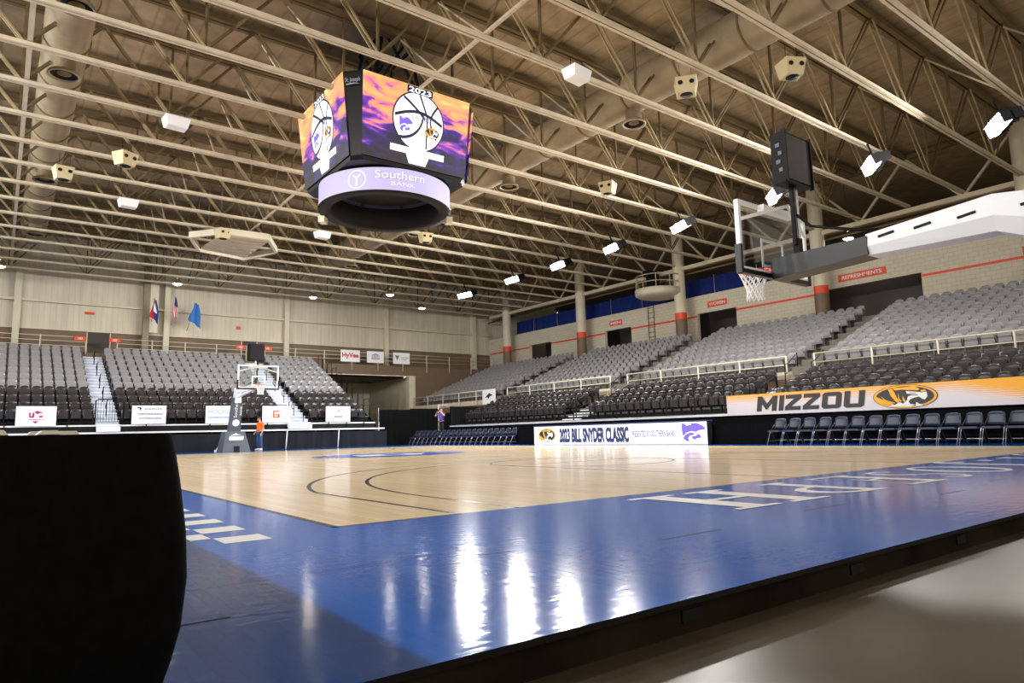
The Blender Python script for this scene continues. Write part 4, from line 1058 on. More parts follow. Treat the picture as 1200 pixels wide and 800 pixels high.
# signs on the concourse wall
def wall_sign(text, y0, y1, z0, z1, label):
    mb = MB(); mb.box((WX-0.05, y0, z0), (WX-0.004, y1, z1), 'orange')
    h = (z1-z0)*0.52; mb.text(text, lambda u, v: (WX-0.056, (y0+y1)/2-u, z0+(z1-z0)*0.25+v), h, 'flag_white', align='CENTER', box_w=(y1-y0)*0.84, bold=0.02)
    tag(mb.build('wall_sign'), label, 'sign')
wall_sign('REFRESHMENTS', 10.6, 13.0, 8.0, 8.36, 'orange sign reading REFRESHMENTS above a dark opening')
wall_sign('WOMEN', 19.9, 21.3, 8.0, 8.36, 'orange sign reading WOMEN above a dark opening by the round platform')
wall_sign('MEN', 28.6, 29.8, 8.0, 8.36, 'small orange sign reading MEN above a dark opening beyond the ladder')
# ladder
mb = MB()
for s in (0, 0.5): mb.bar((32.9, 25.6+s, 6.2), (32.9, 25.6+s, 9.0), 0.03, 0.03, 'black')
for k in range(8): mb.bar((32.9, 25.6, 6.4+k*0.33), (32.9, 26.1, 6.4+k*0.33), 0.025, 0.025, 'black')
tag(mb.build('wall_ladder'), 'narrow dark ladder against the striped block wall below the round platform', 'ladder')
# round follow-spot platform
t = thing('spotlight_platform', 'half-round beige platform with railing hung on a column over the seats', 'platform', (31.3, 23.75, 8.95))
mb = MB(); mb.lathe([(0.001, -0.06), (1.2, -0.05), (1.45, 0.1), (1.47, 0.42), (0.001, 0.42)], (0, 0, 0), 'beige_paint', 36); mb.build('deck', t)
mb = MB()
for z in (0.8, 1.25): mb.tube([(1.4*math.cos(2*PI*k/28), 1.4*math.sin(2*PI*k/28), z) for k in range(29)], 0.025, 'beige_steel', 6)
for k in range(10): a = 2*PI*k/10; mb.bar((1.4*math.cos(a), 1.4*math.sin(a), 0.4), (1.4*math.cos(a), 1.4*math.sin(a), 1.25), 0.035, 0.035, 'beige_steel')
mb.build('railing', t)
mb = MB(); mb.bar((0.7, -1.2, 0.4), (0.7, -1.2, 4.0), 0.1, 0.1, 'beige_steel'); mb.build('hanger', t)
mb = MB(); mb.box((-0.3, 0.1, 0.42), (0.3, 0.7, 1.5), 'black'); mb.box((-0.7, 0.2, 1.3), (0.2, 0.6, 1.7), 'black'); mb.build('spotlight', t)

# ---- end stand
t = thing('end_bleacher', 'telescopic end bleacher with pale stairs behind the far hoop', 'bleacher', (0, FY0, 0))
XA, XB = -6.0, 16.45
for k in range(11):
    mb = MB(); y = FDY*k-0.35; z = FZ0+FDZ*k
    mb.box((XA, y, z-0.12), (XB, y+FDY, z-0.06), 'grey_plastic_dark'); mb.box((XA, y+0.02, z-0.55 if k else z-0.4), (XB, y+0.05, z-0.12), 'black'); mb.box((XA, y-0.01, z-0.12), (XB, y+0.02, z-0.05), 'alu' if k == 0 else 'grey_plastic_dark')
    mb.build('row_deck', t)
mb = MB(); mb.box((XA, FDY*11-0.35, FZ0+FDZ*10), (XB, 9.3, 5.85), 'brown_paint'); mb.build('rear_landing', t)
mb = MB(); mb.box((XA, -0.62, 1.02), (XB+0.5, -0.36, 1.1), 'alu'); mb.build('lower_walkway', t)
mb = MB(); vs = []; fs = []; n = 300
for i in range(n+1):
    x = XA+(17.1-XA)*i/n; dy = 0.035*math.sin(x*9)+0.02*math.sin(x*21)
    vs += [(x, -0.6+dy, 0.0), (x, -0.6+dy*0.5, 0.92)]
for i in range(n): fs.append((2*i, 2*i+2, 2*i+3, 2*i+1))
mb.add(vs, fs, 'navy_cloth', True); mb.build('front_skirt', t)
for (a, b2) in ((1.92, 2.9), (11.1, 12.4)):
    for k in range(22):
        mb = MB() if k == 0 else mb
        y = -0.45+FDY/2*k; z = FZ0-0.06+FDZ/2*k; mb.box((a, y+0.02, z-0.2), (b2, y+0.47, z), 'riser_grey'); mb.box((a, y-0.01, z-0.02), (b2, y+0.47, z+0.03), 'aisle_step')
    mb.box((a, -0.7, 1.12), (b2, -0.45, 1.34), 'aisle_step')
    mb.build('stairs', t)
for (xc, nm) in ((2.4, 0), (11.75, 1)):
    for k in range(5):
        mb = MB(); y = 0.5+1.72*k; z = FZ0+FDZ*2*k+0.2
        mb.tube([(xc, y, z), (xc, y, z+0.9), (xc+0.05, y+0.1, z+0.98), (xc+0.05, y+0.35, z+0.98), (xc, y+0.4, z+0.7), (xc, y+0.05, z+0.55)], 0.025, 'black', 6); mb.build('stair_handrail', t)
mb = MB()
for k in range(11):
    y = FDY*k; z = FZ0+FDZ*k
    mb.tube([(XB, y-0.3, z-0.1), (XB, y-0.3, z+1.0), (XB, y+0.42, z+1.0), (XB, y+0.42, z-0.1)], 0.025, 'black', 6)
mb.build('side_rail', t)
mb = MB(); mb.poly([(XB, -0.4, 0), (XB, 9.2, 0), (XB, 9.2, 5.6), (XB, -0.4, 1.4)], 'black_cloth'); mb.build('side_cloth', t)
# front rails of the end stand
for (a, b2, lab) in ((-5.0, 1.75, 'left of the flag-side stairs, above the table'), (3.05, 11.0, 'between the two stairs behind the hoop'), (12.5, 16.7, 'beside the tunnel end of the end stand')):
    mb = MB(); front_rail(mb, (a, FY0-0.38, 1.45), (b2, FY0-0.38, 1.45), 1.0, True, 2.0, step=0.25)
    for x in (a+1, (a+b2)/2, b2-1): mb.bar((x, FY0-0.4, 0.9), (x, FY0-0.4, 1.5), 0.04, 0.04, 'black')
    tag(mb.build('guard_rail'), 'black barred guard rail %s' % lab, 'railing', 'black guard rails')
mb = MB(); mb.tube([(1.85, FY0-0.42, 1.5), (1.85, FY0-0.42, 2.6), (1.95, FY0-0.42, 2.68), (2.95, FY0-0.42, 2.68), (3.03, FY0-0.42, 2.6), (3.03, FY0-0.42, 1.5)], 0.03, 'black', 6)
for k in range(9): mb.bar((1.95+0.12*k, FY0-0.42, 1.6), (1.95+0.12*k, FY0-0.42, 2.65), 0.015, 0.015, 'black')
mb.bar((1.85, FY0-0.42, 1.6), (3.03, FY0-0.42, 1.6), 0.03, 0.03, 'black')
tag(mb.build('stair_gate'), 'arched black barred gate at the foot of the flag-side stairs', 'gate')
mb = MB(); mb.tube([(11.15, FY0-0.42, 1.5), (11.15, FY0-0.42, 2.6), (11.25, FY0-0.42, 2.68), (11.9, FY0-0.42, 2.68), (11.98, FY0-0.42, 2.6), (11.98, FY0-0.42, 1.5)], 0.025, 'black', 6)
tag(mb.build('stair_gate'), 'thin black gate frame at the foot of the hoop stairs', 'gate')
# thin white poles before the skirt
for x, lab in ((10.9, 'right of the person in orange'), (13.9, 'nearer the tunnel curtain')):
    mb = MB(); mb.tube([(x, 33.2, 0), (x+0.06, 33.2, 1.0)], 0.03, 'white', 8); mb.lathe([(0.12, 0), (0.12, 0.02), (0.001, 0.03)], (x, 33.2, 0), 'black', 16)
    tag(mb.build('white_pole'), 'short thin white pole before the dark skirt, %s' % lab, 'pole', 'short white poles')
# banners on the end-stand rail
def banner(x0, x1, z0, z1, y, label, deco, cat='banner'):
    t = MB(); n = 10; vs = []; fs = []
    for i in range(n+1):
        x = x0+(x1-x0)*i/n; dy = 0.012*math.sin(i*1.3)
        vs += [(x, y+dy, z0), (x, y+dy*0.3, z1)]
    for i in range(n): fs.append((2*i, 2*i+2, 2*i+3, 2*i+1))
    t.add(vs, fs, 'vinyl', True); t.add([(a, b2+0.012, c) for a, b2, c in vs], [f[::-1] for f in fs], 'vinyl', True)
    w, h = x1-x0, z1-z0
    P = lambda u, v: (x0+u*w, y-0.025, z0+v*h)
    deco(t, P, w, h)
    return tag(t.build('sponsor_banner'), label, cat, 'white sponsor banners')
def marks(t, P, u0, u1, v0, v1, m, seed):
    rr = random.Random(seed); u = u0
    while u < u1:
        w_ = rr.uniform(0.012, 0.03); t.flat(P, [(u, v0), (min(u+w_, u1), v0), (min(u+w_, u1), v1), (u, v1)], m); u += w_+rr.choice((0.008, 0.008, 0.02))
def d_maroon(t, P, w, h):
    t.flat(P, [(0.32, 0.68), (0.36, 0.68), (0.36, 0.50), (0.40, 0.50), (0.40, 0.68), (0.45, 0.68), (0.45, 0.46), (0.42, 0.42), (0.34, 0.42), (0.32, 0.46)], 'maroon')
    t.flat(P, [(0.45, 0.72), (0.52, 0.78), (0.56, 0.74), (0.70, 0.68), (0.58, 0.66), (0.54, 0.60), (0.48, 0.64)], 'maroon'); t.flat(P, [(0.56, 0.52), (0.68, 0.52), (0.64, 0.42), (0.58, 0.42)], 'maroon')
    marks(t, P, 0.30, 0.72, 0.31, 0.345, 'maroon', 1); t.flat(P, [(0.40, 0.25), (0.57, 0.25), (0.485, 0.12)], 'maroon')
def d_bank(t, P, w, h):
    t.flat(P, [(0.15, 0.92), (0.26, 0.92), (0.26, 0.74), (0.22, 0.74), (0.22, 0.86), (0.15, 0.86)], 'ink')
    marks(t, P, 0.36, 0.88, 0.78, 0.86, 'ink_grey', 2); marks(t, P, 0.15, 0.9, 0.50, 0.60, 'ink_grey', 3); marks(t, P, 0.2, 0.85, 0.28, 0.35, 'ink_grey', 4)
def d_holtz(t, P, w, h):
    t.text('HOLXIES', lambda u, v: P(u/w+0.08, 0.55+v/h), 0.24, 'ink_pale_blue', box_w=w*0.8); marks(t, P, 0.08, 0.9, 0.30, 0.40, 'ink_pale_blue', 5)
def d_g(t, P, w, h):
    t.flat(P, [(0.38, 0.72), (0.60, 0.72), (0.60, 0.65), (0.43, 0.65), (0.43, 0.36), (0.56, 0.36), (0.56, 0.44), (0.47, 0.44), (0.47, 0.51), (0.62, 0.51), (0.62, 0.30), (0.38, 0.30)], 'orange')
def d_star(t, P, w, h):
    t.flat(P, [(0.38, 0.72), (0.48, 0.75), (0.52, 0.84), (0.55, 0.75), (0.64, 0.72), (0.55, 0.68), (0.52, 0.58), (0.48, 0.68)], 'ink_grey'); marks(t, P, 0.33, 0.68, 0.25, 0.42, 'ink_grey', 6)
for (a, b2, z0, z1, lab, dc) in ((-1.23, 0.30, 1.43, 2.33, 'white banner with maroon emblem on the end-stand rail left of the stairs', d_maroon), (3.39, 4.92, 1.47, 2.38, 'white banner with small dark corner mark right of the flag-side stairs', d_bank),
      (6.79, 8.3, 1.46, 2.38, 'white banner with blue capital lettering behind the hoop mast', d_holtz), (9.69, 11.2, 1.47, 2.38, 'white banner with square orange emblem behind the person in orange', d_g), (13.3, 14.8, 1.48, 2.38, 'white banner with faint grey star at the tunnel end of the rail', d_star)):
    banner(a, b2, z0, z1, FY0-0.45, lab, dc)
def d_red(t, P, w, h): t.text('HyVee', lambda u, v: P(u/w+0.5, 0.38+v/h), 0.34, 'red', align='CENTER', box_w=w*0.86, bold=0.03)
def d_arch(t, P, w, h):
    t.flat(P, [(0.25, 0.3), (0.75, 0.3), (0.75, 0.36), (0.25, 0.36)], 'ink_grey')
    for k in range(5): t.flat(P, [(0.28+0.1*k, 0.36), (0.32+0.1*k, 0.36), (0.32+0.1*k, 0.66), (0.28+0.1*k, 0.66)], 'ink_grey')
    t.flat(P, [(0.25, 0.66), (0.75, 0.66), (0.5, 0.82)], 'ink_grey')
def d_tri(t, P, w, h): t.flat(P, [(0.1, 0.75), (0.38, 0.75), (0.24, 0.3)], 'ink_green'); marks(t, P, 0.45, 0.92, 0.52, 0.62, 'ink_grey', 7); marks(t, P, 0.45, 0.8, 0.36, 0.43, 'ink_grey', 8)
for (a, b2, lab, dc) in ((18.2, 19.72, 'white banner with bold red lettering on the deck rail above the tunnel', d_red), (20.3, 21.7, 'white banner with grey columned building on the deck rail', d_arch), (22.5, 23.95, 'white banner with green triangle on the deck rail', d_tri)):
    banner(a, b2, 6.15, 7.03, 43.12, lab, dc)
# deck rail
for i, (a, b2, lab) in enumerate(((-7.0, 2.1, 'at the table side of the flag-side doorway'), (3.75, 11.45, 'between the two numbered doorways'), (12.7, 32.0, 'from the hoop stairs to the far corner'))):
    t = thing('deck_rail', 'cream three-bar railing on the brown deck %s' % lab, 'railing', (a, 43.25, 5.85), 0, 'cream deck railings')
    for z in (1.06, 0.78, 0.5): mb = MB(); mb.tube([(0, 0, z), (b2-a, 0, z)], 0.022, 'beige_paint', 6); mb.build('rail_bar', t)
    n = round((b2-a)/2.1); p0 = None
    for k in range(n+1):
        if p0 is None: mb = MB(); mb.tube([(0, 0, -0.3), (0, 0, 1.1)], 0.035, 'beige_paint', 8); p0 = mb.build('post', t)
        else: o = p0.copy(); COL.objects.link(o); o.parent = t; o.location = ((b2-a)*k/n, 0, 0)
for i, (a, s, lab) in enumerate(((1.5, '103', 'left of the flag-side doorway'), (3.3, '102', 'right of the flag-side doorway'), (10.75, '102', 'left of the shot clock of the far hoop'), (12.55, '101', 'right of the shot clock of the far hoop'))):
    mb = MB(); mb.box((a, 43.14, 6.7), (a+0.6, 43.18, 6.94), 'orange'); mb.text(s, lambda u, v: (a+0.3+u, 43.13, 6.75+v), 0.13, 'flag_white', align='CENTER', bold=0.02)
    tag(mb.build('section_sign'), 'small orange section plate %s' % lab, 'sign', 'orange section plates')
mb = MB(); mb.box((2.1, 44.9, 8.6), (2.6, 44.97, 8.75), 'orange'); tag(mb.build('exit_sign'), 'tiny red-orange sign on the ribbed wall over the flag-side doorway', 'sign')
mb = MB(); mb.box((11.2, 44.9, 8.3), (11.5, 44.97, 8.5), 'orange'); tag(mb.build('wall_alarm'), 'tiny red-orange plate on the ribbed wall above the shot clock', 'sign')
for i, (a, b2) in enumerate(((2.3, 3.5), (11.6, 12.6))):
    mb = MB(); mb.box((a-0.06, 44.86, 5.85), (a, 44.95, 7.45), 'beige_paint'); mb.box((b2, 44.86, 5.85), (b2+0.06, 44.95, 7.45), 'beige_paint'); mb.box((a, 44.88, 5.85), (b2, 44.93, 7.45), 'dark_brown'); struct(mb.build('door_%d' % (i+1)))

# flags on angled poles
def flag(x, z, label, kind, rz):
    t = thing('wall_flag', label, 'flag', (x, 44.55, z), rz, 'flags on angled poles')
    mb = MB(); mb.tube([(0, 0, -0.9), (0, -1.2, 0.9)], 0.025, 'beige_steel', 6); mb.build('flag_pole', t)
    mb = MB(); nu, nv = 8, 10; vs = []; idx = []
    for j in range(nv+1):
        v = j/nv
        for i in range(nu+1):
            u = i/nu      # u along the hoist: folds tight, hangs down
            px_ = (u-0.5)*{'azure': 0.75, 'state': 0.42}.get(kind, 0.28)*(0.4+0.9*v)+0.05*math.sin(v*5+u*6); vs.append((px_+0.05*v, -1.15+0.07*math.sin(u*12)-0.2*v*(1-u)+0.35*v, 0.85-1.55*v*(0.75+0.25*u)-0.3*u*0.4))
    cols = {}
    for j in range(nv):
        for i in range(nu):
            if kind == 'state': m_ = 'flag_red' if i < 3 else ('flag_white' if (i < 6 and j < 6) else 'flag_blue')
            elif kind == 'nation': m_ = 'flag_blue' if j < 4 else ('flag_red' if i % 2 else 'flag_white')
            else: m_ = 'flag_azure'
            a = j*(nu+1)+i; cols.setdefault(m_, []).append((a, a+1, a+nu+2, a+nu+1))
    for m_, f in cols.items(): mb.add(vs, f, m_, True)
    mb.build('cloth', t)
flag(5.75, 8.85, 'red white and blue banded flag, first of three from the table side', 'state', 0)
flag(6.95, 9.1, 'striped flag with blue canton hanging between the two others', 'nation', 0)
flag(7.9, 8.8, 'plain light blue flag, last of three toward the hoop', 'azure', 0.3)

# ------------------------------------------------------------------ COURTSIDE THINGS
# LED advertising board
t = thing('led_board', 'long white lit advertising board on the far sideline with navy lettering', 'advertising board', (18.8, 11.15, 0))
LB = 10.05
mb = MB(); mb.box((0.02, 0, 0), (0.25, LB, 0.86), 'black'); mb.box((-0.03, -0.03, 0.84), (0.28, LB+0.03, 0.90), 'ink_navy')
mb.box((-0.01, -0.03, 0), (0.25, 0, 0.86), 'black'); mb.build('cabinet', t)
mb = MB(); mb.add([(0.0, 0, 0.02), (0.0, LB, 0.02), (0.0, LB, 0.84), (0.0, 0, 0.84)], [(0, 1, 2, 3)[::-1]], 'led_white')
PB = lambda u, v, l=0: (-0.006-0.003*l, LB-u, 0.02+v)      # u from the far end, v up
for k_, (du, dv) in enumerate(((0, 0), (0.0, 0.035), (0.03, 0.0), (0.03, 0.035))): mb.text('2023 BILL SNYDER CLASSIC', lambda u, v: PB(1.85+du+u, 0.11+dv+v, k_*0.6), 0.56, 'led_navy', box_w=4.3, bold=0.03)
mb.text('PRESENTED BY SOUTHERN BANK', lambda u, v: PB(6.35+u, 0.30+v), 0.24, 'led_ink_lilac', box_w=2.2, bold=0.03)
tiger(mb, lambda u, v, l: PB(0.95+0.62*u*1.0, 0.42+0.32*v, l), ('led_black', 'led_gold', 'led_white'))
wildcat(mb, lambda u, v, l: PB(9.44+0.56*u, 0.43+0.36*v, l), 'led_purple')
mb.build('screen', t)
# tiger banner on the bleacher front
t = MB(); BL = 12.6; n = 60; vs = []; fs = []
for i in range(n+1):
    y = BL*i/n; dx = 0.008*math.sin(i*1.7); vs += [(dx, y, 0), (dx*0.5, y, 0.74)]
for i in range(n): fs.append((2*i, 2*i+1, 2*i+3, 2*i+2))
t.add(vs, fs, 'gold_fade', True)
PBn = lambda u, v, l=0: (-0.02-0.004*l, BL-u, v)        # u from the corner end toward the hoop
def block(pts, x0, w): t.flat(lambda u, v: PBn(1.25+x0+u*w+0.09*v, 0.11+0.53*v, 0), pts, 'ink')
block([(0, 0), (0.24, 0), (0.24, 0.52), (0.46, 0.12), (0.54, 0.12), (0.76, 0.52), (0.76, 0), (1, 0), (1, 1), (0.78, 1), (0.5, 0.50), (0.22, 1), (0, 1)], 0.0, 0.78)
block([(0, 0), (1, 0), (1, 1), (0, 1)], 0.86, 0.18)
for x_ in (1.10, 1.76): block([(0, 0), (1, 0), (1, 0.25), (0.42, 0.25), (1, 0.76), (1, 1), (0, 1), (0, 0.75), (0.56, 0.75), (0, 0.25)], x_, 0.58)
for qq in ([(0, 0.12), (0.13, 0), (0.87, 0), (1, 0.12), (1, 0.24), (0, 0.24)], [(0, 0.76), (1, 0.76), (1, 0.88), (0.87, 1), (0.13, 1), (0, 0.88)], [(0, 0.24), (0.29, 0.24), (0.29, 0.76), (0, 0.76)], [(0.71, 0.24), (1, 0.24), (1, 0.76), (0.71, 0.76)]): block(qq, 2.42, 0.66)
for qq in ([(0, 0.12), (0.13, 0), (0.87, 0), (1, 0.12), (1, 0.24), (0, 0.24)], [(0, 0.24), (0.29, 0.24), (0.29, 1), (0, 1)], [(0.71, 0.24), (1, 0.24), (1, 1), (0.71, 1)]): block(qq, 3.16, 0.66)
tiger(t, lambda u, v, l: PBn(6.30+0.92*u, 0.37+0.36*v, l), ('ink', 'gold', 'white'))
o = t.build('team_banner', None, (19.93, -1.55, 1.03)); tag(o, 'long white and gold team banner with tiger head on the bleacher front', 'banner')
# small banner on the rail by the third aisle
def rail_banner():
    mb = MB(); mb.box((24.2, 31.9, 2.35), (24.22, 33.4, 3.5), 'vinyl'); mb.flat(lambda u, v: (24.19, 33.4-u, 2.35+v), [(0.3, 0.6), (0.8, 0.9), (1.2, 0.75), (0.9, 0.7), (0.7, 0.5), (0.6, 0.65)], 'ink')
    tag(mb.build('rail_banner'), 'small pale banner with dark swoosh hung on the cream railing by third aisle', 'banner')
rail_banner()

# folding chairs on the benches
def folding_chair():
    t = thing('folding_chair', '', 'folding chair')
    mb = MB(); mb.box((-0.21, -0.22, 0.42), (0.21, 0.18, 0.45), 'chair_navy'); mb.box((-0.2, -0.21, 0.45), (0.2, 0.17, 0.475), 'chair_navy'); mb.build('seat', t)
    mb = MB(); n = 8; vs = []; fs = []
    for side in (0, 1):
        for j in range(5):
            v = j/4
            for i in range(n+1):
                u = -1+2*i/n; w = 0.215*(1-0.12*v*v); top = 0.86-0.04*u*u*u*u
                vs.append((u*w, 0.22+0.07*v-0.03*u*u+(0.03 if side else 0), 0.52+(top-0.52)*v))
    N = 5*(n+1)
    for j in range(4):
        for i in range(n): a = j*(n+1)+i; fs.append((a, a+1, a+n+2, a+n+1)); fs.append((N+a+1, N+a, N+a+n+1, N+a+n+2))
    for i in range(n): a = 4*(n+1)+i; fs.append((a, a+1, N+a+1, N+a)); fs.append((i+1, i, N+i, N+i+1))
    for j in range(4): a = j*(n+1); fs.append((a+n+1, a, N+a, N+a+n+1)); b2 = a+n; fs.append((b2, b2+n+1, N+b2+n+1, N+b2))
    mb.add(vs, fs, 'chair_navy', True); mb.build('backrest', t)
    for s in (-1, 1):
        mb = MB(); mb.tube([(s*0.235, -0.26, 0), (s*0.235, -0.02, 0.45)], 0.012, 'chair_frame', 6); mb.tube([(s*0.235, -0.02, 0.45), (s*0.20, 0.25, 0.70)], 0.011, 'chair_dark', 6); mb.build('front_leg', t)
        mb = MB(); mb.tube([(s*0.22, 0.26, 0), (s*0.22, 0.0, 0.44)], 0.012, 'chair_dark', 6); mb.build('rear_leg', t)
    mb = MB(); mb.tube([(-0.235, -0.18, 0.13), (0.235, -0.18, 0.13)], 0.008, 'chair_dark', 6); mb.tube([(-0.22, 0.2, 0.15), (0.22, 0.2, 0.15)], 0.009, 'steel', 6); mb.build('cross_bar', t)
    return t
ch0 = folding_chair(); k = 0
for i in range(14):
    y = 8.45-0.52*i; o = ch0 if k == 0 else dup(ch0, (0, 0, 0)); k += 1
    o.location = (18.95, y, 0); o.rotation_euler = (0, 0, -PI/2+random.uniform(-0.04, 0.04))
    o['label'] = 'navy folding chair below the tiger banner, %s counted from the skirted table' % ORD[i]; o['group'] = 'folding chairs under the tiger banner'
for i in range(20):
    y = 23.3+0.53*i; o = dup(ch0, (18.95, y, 0), -PI/2+random.uniform(-0.04, 0.04), 'navy folding chair in the row beyond the lit board, %s from its skirted table' % ORD[i], 'folding chairs beyond the lit board')
def skirted(name, x0, x1, y0, y1, z0, z1, label):
    mb = MB(); n = int((2*(x1-x0)+2*(y1-y0))/0.06); vs = []; fs = []; pts = []
    per = [(x0, y0), (x1, y0), (x1, y1), (x0, y1), (x0, y0)]
    for (a, b2), (c, d) in zip(per[:-1], per[1:]):
        m_ = max(2, int(math.hypot(c-a, d-b2)/0.06))
        for i in range(m_): pts.append((a+(c-a)*i/m_, b2+(d-b2)*i/m_, (d-b2), -(c-a)))
    for i, (a, b2, nx, ny) in enumerate(pts):
        l = math.hypot(nx, ny); w = 0.018*math.sin(i*1.9)
        vs += [(a+nx/l*(w+0.02), b2+ny/l*(w+0.02), z0+0.005), (a, b2, z1)]
    N = len(pts)
    for i in range(N): j = (i+1) % N; fs.append((2*i, 2*j, 2*j+1, 2*i+1))
    mb.add(vs, fs, 'black_cloth', True); mb.box((x0-0.005, y0-0.005, z1-0.02), (x1+0.005, y1+0.005, z1), 'black_cloth')
    tag(mb.build(name), label, 'table')
skirted('skirted_table', 19.2, 19.85, 8.85, 11.6, 0, 0.74, 'black skirted table between the lit board and the first navy chair')
skirted('skirted_table', 19.2, 19.85, 20.9, 22.95, 0, 0.74, 'black skirted table between the lit board and the farther chair row')
# pipe and drape beside the tunnel
t = thing('pipe_and_drape', 'black pipe-and-drape screen across the corner before the tunnel', 'curtain', (0, 36.2, FZ))
def drape(x0, x1, z):
    mb = MB(); n = int((x1-x0)*14); vs = []; fs = []
    for i in range(n+1):
        x = x0+(x1-x0)*i/n; dy = 0.04*math.sin(x*16)+0.02*math.sin(x*37); vs += [(x, dy, 0.02), (x, dy*0.4, z)]
    for i in range(n): fs.append((2*i, 2*i+2, 2*i+3, 2*i+1))
    mb.add(vs, fs, 'black_cloth', True); return mb
drape(17.95, 20.2, 2.42).build('drape', t); drape(20.2, 22.6, 2.5).build('drape', t); drape(22.6, 24.4, 2.2).build('drape', t)
mb = MB(); mb.tube([(17.9, -0.05, 0), (17.9, -0.05, 2.55)], 0.03, 'white', 8); mb.build('upright', t)
mb = MB(); mb.tube([(22.4, -0.05, 0), (22.4, -0.05, 2.75), (23.4, -0.05, 2.75)], 0.035, 'white', 8); mb.build('upright', t)

# black draped table close to the camera
def big_table():
    t = thing('draped_table', 'table under a floor-length black cloth beside the camera', 'table', (0, 0, 0))
    x0, x1, y0, y1, z1 = -4.2, -1.505, -2.62, 2.2, 0.632
    mb = MB(); vs = []; fs = []
    # outline with a rounded corner, levels down the cloth
    pts = []
    for i in range(80): pts.append((x0+(x1-0.05-x0)*i/80, y0, 0, -1))
    for i in range(10): a = -PI/2+PI/2*i/10; pts.append((x1-0.05+0.05*math.cos(a), y0+0.05+0.05*math.sin(a), math.cos(a), math.sin(a)))
    for i in range(150): pts.append((x1, y0+0.05+(y1-y0-0.05)*i/149, 1, 0))
    lv = [(0.0, z1), (0.004, z1-0.004), (0.010, z1-0.03), (0.022, z1-0.12), (0.034, 0.38), (0.034, 0.27), (0.022, 0.15), (0.002, 0.07), (-0.02, 0.004)]
    for (o_, z) in lv:
        for i, (a, b2, nx, ny) in enumerate(pts):
            k = min(1, 1.6*(1-(z/z1))); w = k*0.016*(math.sin(i*0.16)+0.5*math.sin(i*0.37+1.0)+0.25*math.sin(i*0.83))
            vs.append((a+nx*(o_+w), b2+ny*(o_+w), z))
    N = len(pts)
    for j in range(len(lv)-1):
        for i in range(N-1): a = j*N+i; fs.append((a+1, a, a+N, a+N+1))
    mb.add(vs, fs, 'black_cloth', True)
    mb.add([(a, b2, z1) for a, b2, _, _ in pts]+[(x0, y1, z1)], [tuple(range(len(pts)+1))], 'black_cloth')
    mb.build('table_cloth', t)
    mb = MB(); mb.box((x0+0.05, y0+0.06, z1-0.05), (x1-0.06, y1, z1-0.01), 'black'); mb.build('table_top', t)
    for (a, b2) in ((x1-0.2, y0+0.2), (x1-0.2, y1-0.2), (x0+0.2, y0+0.2)): mb = MB(); mb.box((a-0.02, b2-0.02, 0.0), (a+0.02, b2+0.02, z1-0.05), 'black'); mb.build('leg', t)
big_table()
for i, (x, y, w, h, lab) in enumerate(((-1.745, -2.3, 0.12, 0.011, 'cream folded programme lying on the near end of the black table'), (-1.87, -2.52, 0.05, 0.012, 'small white paper at the front edge of the black table'), (-1.765, -2.5, 0.05, 0.010, 'white card on the black table near its outer end'))):
    mb = MB(); mb.hexa([(x-w/2, y-0.05, 0.634), (x+w/2, y-0.05, 0.634), (x+w/2, y+0.12, 0.634), (x-w/2, y+0.12, 0.634), (x-w/2+0.01, y-0.045, 0.634+h), (x+w/2-0.01, y-0.045, 0.634+h), (x+w/2-0.01, y+0.115, 0.634+h), (x-w/2+0.01, y+0.115, 0.634+h)], 'paper')
    tag(mb.build('paper_sheet'), lab, 'paper')

# ------------------------------------------------------------------ PEOPLE
def skin_body(name, joints, edges, material, parent=None, sub=2, root=0):
    """joints: list of (pos, (rx, ry)); grown with a skin modifier, one continuous surface"""
    me = bpy.data.meshes.new(name); me.from_pydata([j[0] for j in joints], edges, []); me.materials.append(M[material])
    o = bpy.data.objects.new(name, me); COL.objects.link(o)
    md = o.modifiers.new('skin', 'SKIN'); md.use_smooth_shade = True
    sv = me.skin_vertices[0].data
    for i, j in enumerate(joints): sv[i].radius = j[1] if isinstance(j[1], tuple) else (j[1], j[1]); sv[i].use_root = (i == root)
    o.modifiers.new('sub', 'SUBSURF').levels = sub; o.modifiers['sub'].render_levels = sub
    if parent: o.parent = parent
    return o
def hand(J, E, wrist, d, side, curl=0.4):
    """five fingers rooted in the palm; d forward direction of the hand"""
    w = J[wrist][0]; d = Vector(d).normalized(); s = Vector(side).normalized(); nrm = d.cross(s)
    pal = len(J); J.append((tuple(Vector(w)+d*0.05), (0.018, 0.035))); E.append((wrist, pal))
    for k, ln in enumerate((0.068, 0.078, 0.072, 0.056)):
        b_ = Vector(w)+d*0.09+s*(0.03-0.02*k); a = len(J); J.append((tuple(b_), 0.010)); E.append((pal, a))
        m_ = b_+d*ln*0.5-nrm*ln*0.25*curl; J.append((tuple(m_), 0.009)); E.append((a, a+1))
        e_ = m_+d*ln*0.4-nrm*ln*0.4*curl; J.append((tuple(e_), 0.008)); E.append((a+1, a+2))
    a = len(J); J.append((tuple(Vector(w)+d*0.045+s*0.045), 0.011)); E.append((pal, a)); J.append((tuple(Vector(w)+d*0.085+s*0.06-nrm*0.02), 0.009)); E.append((a, a+1))
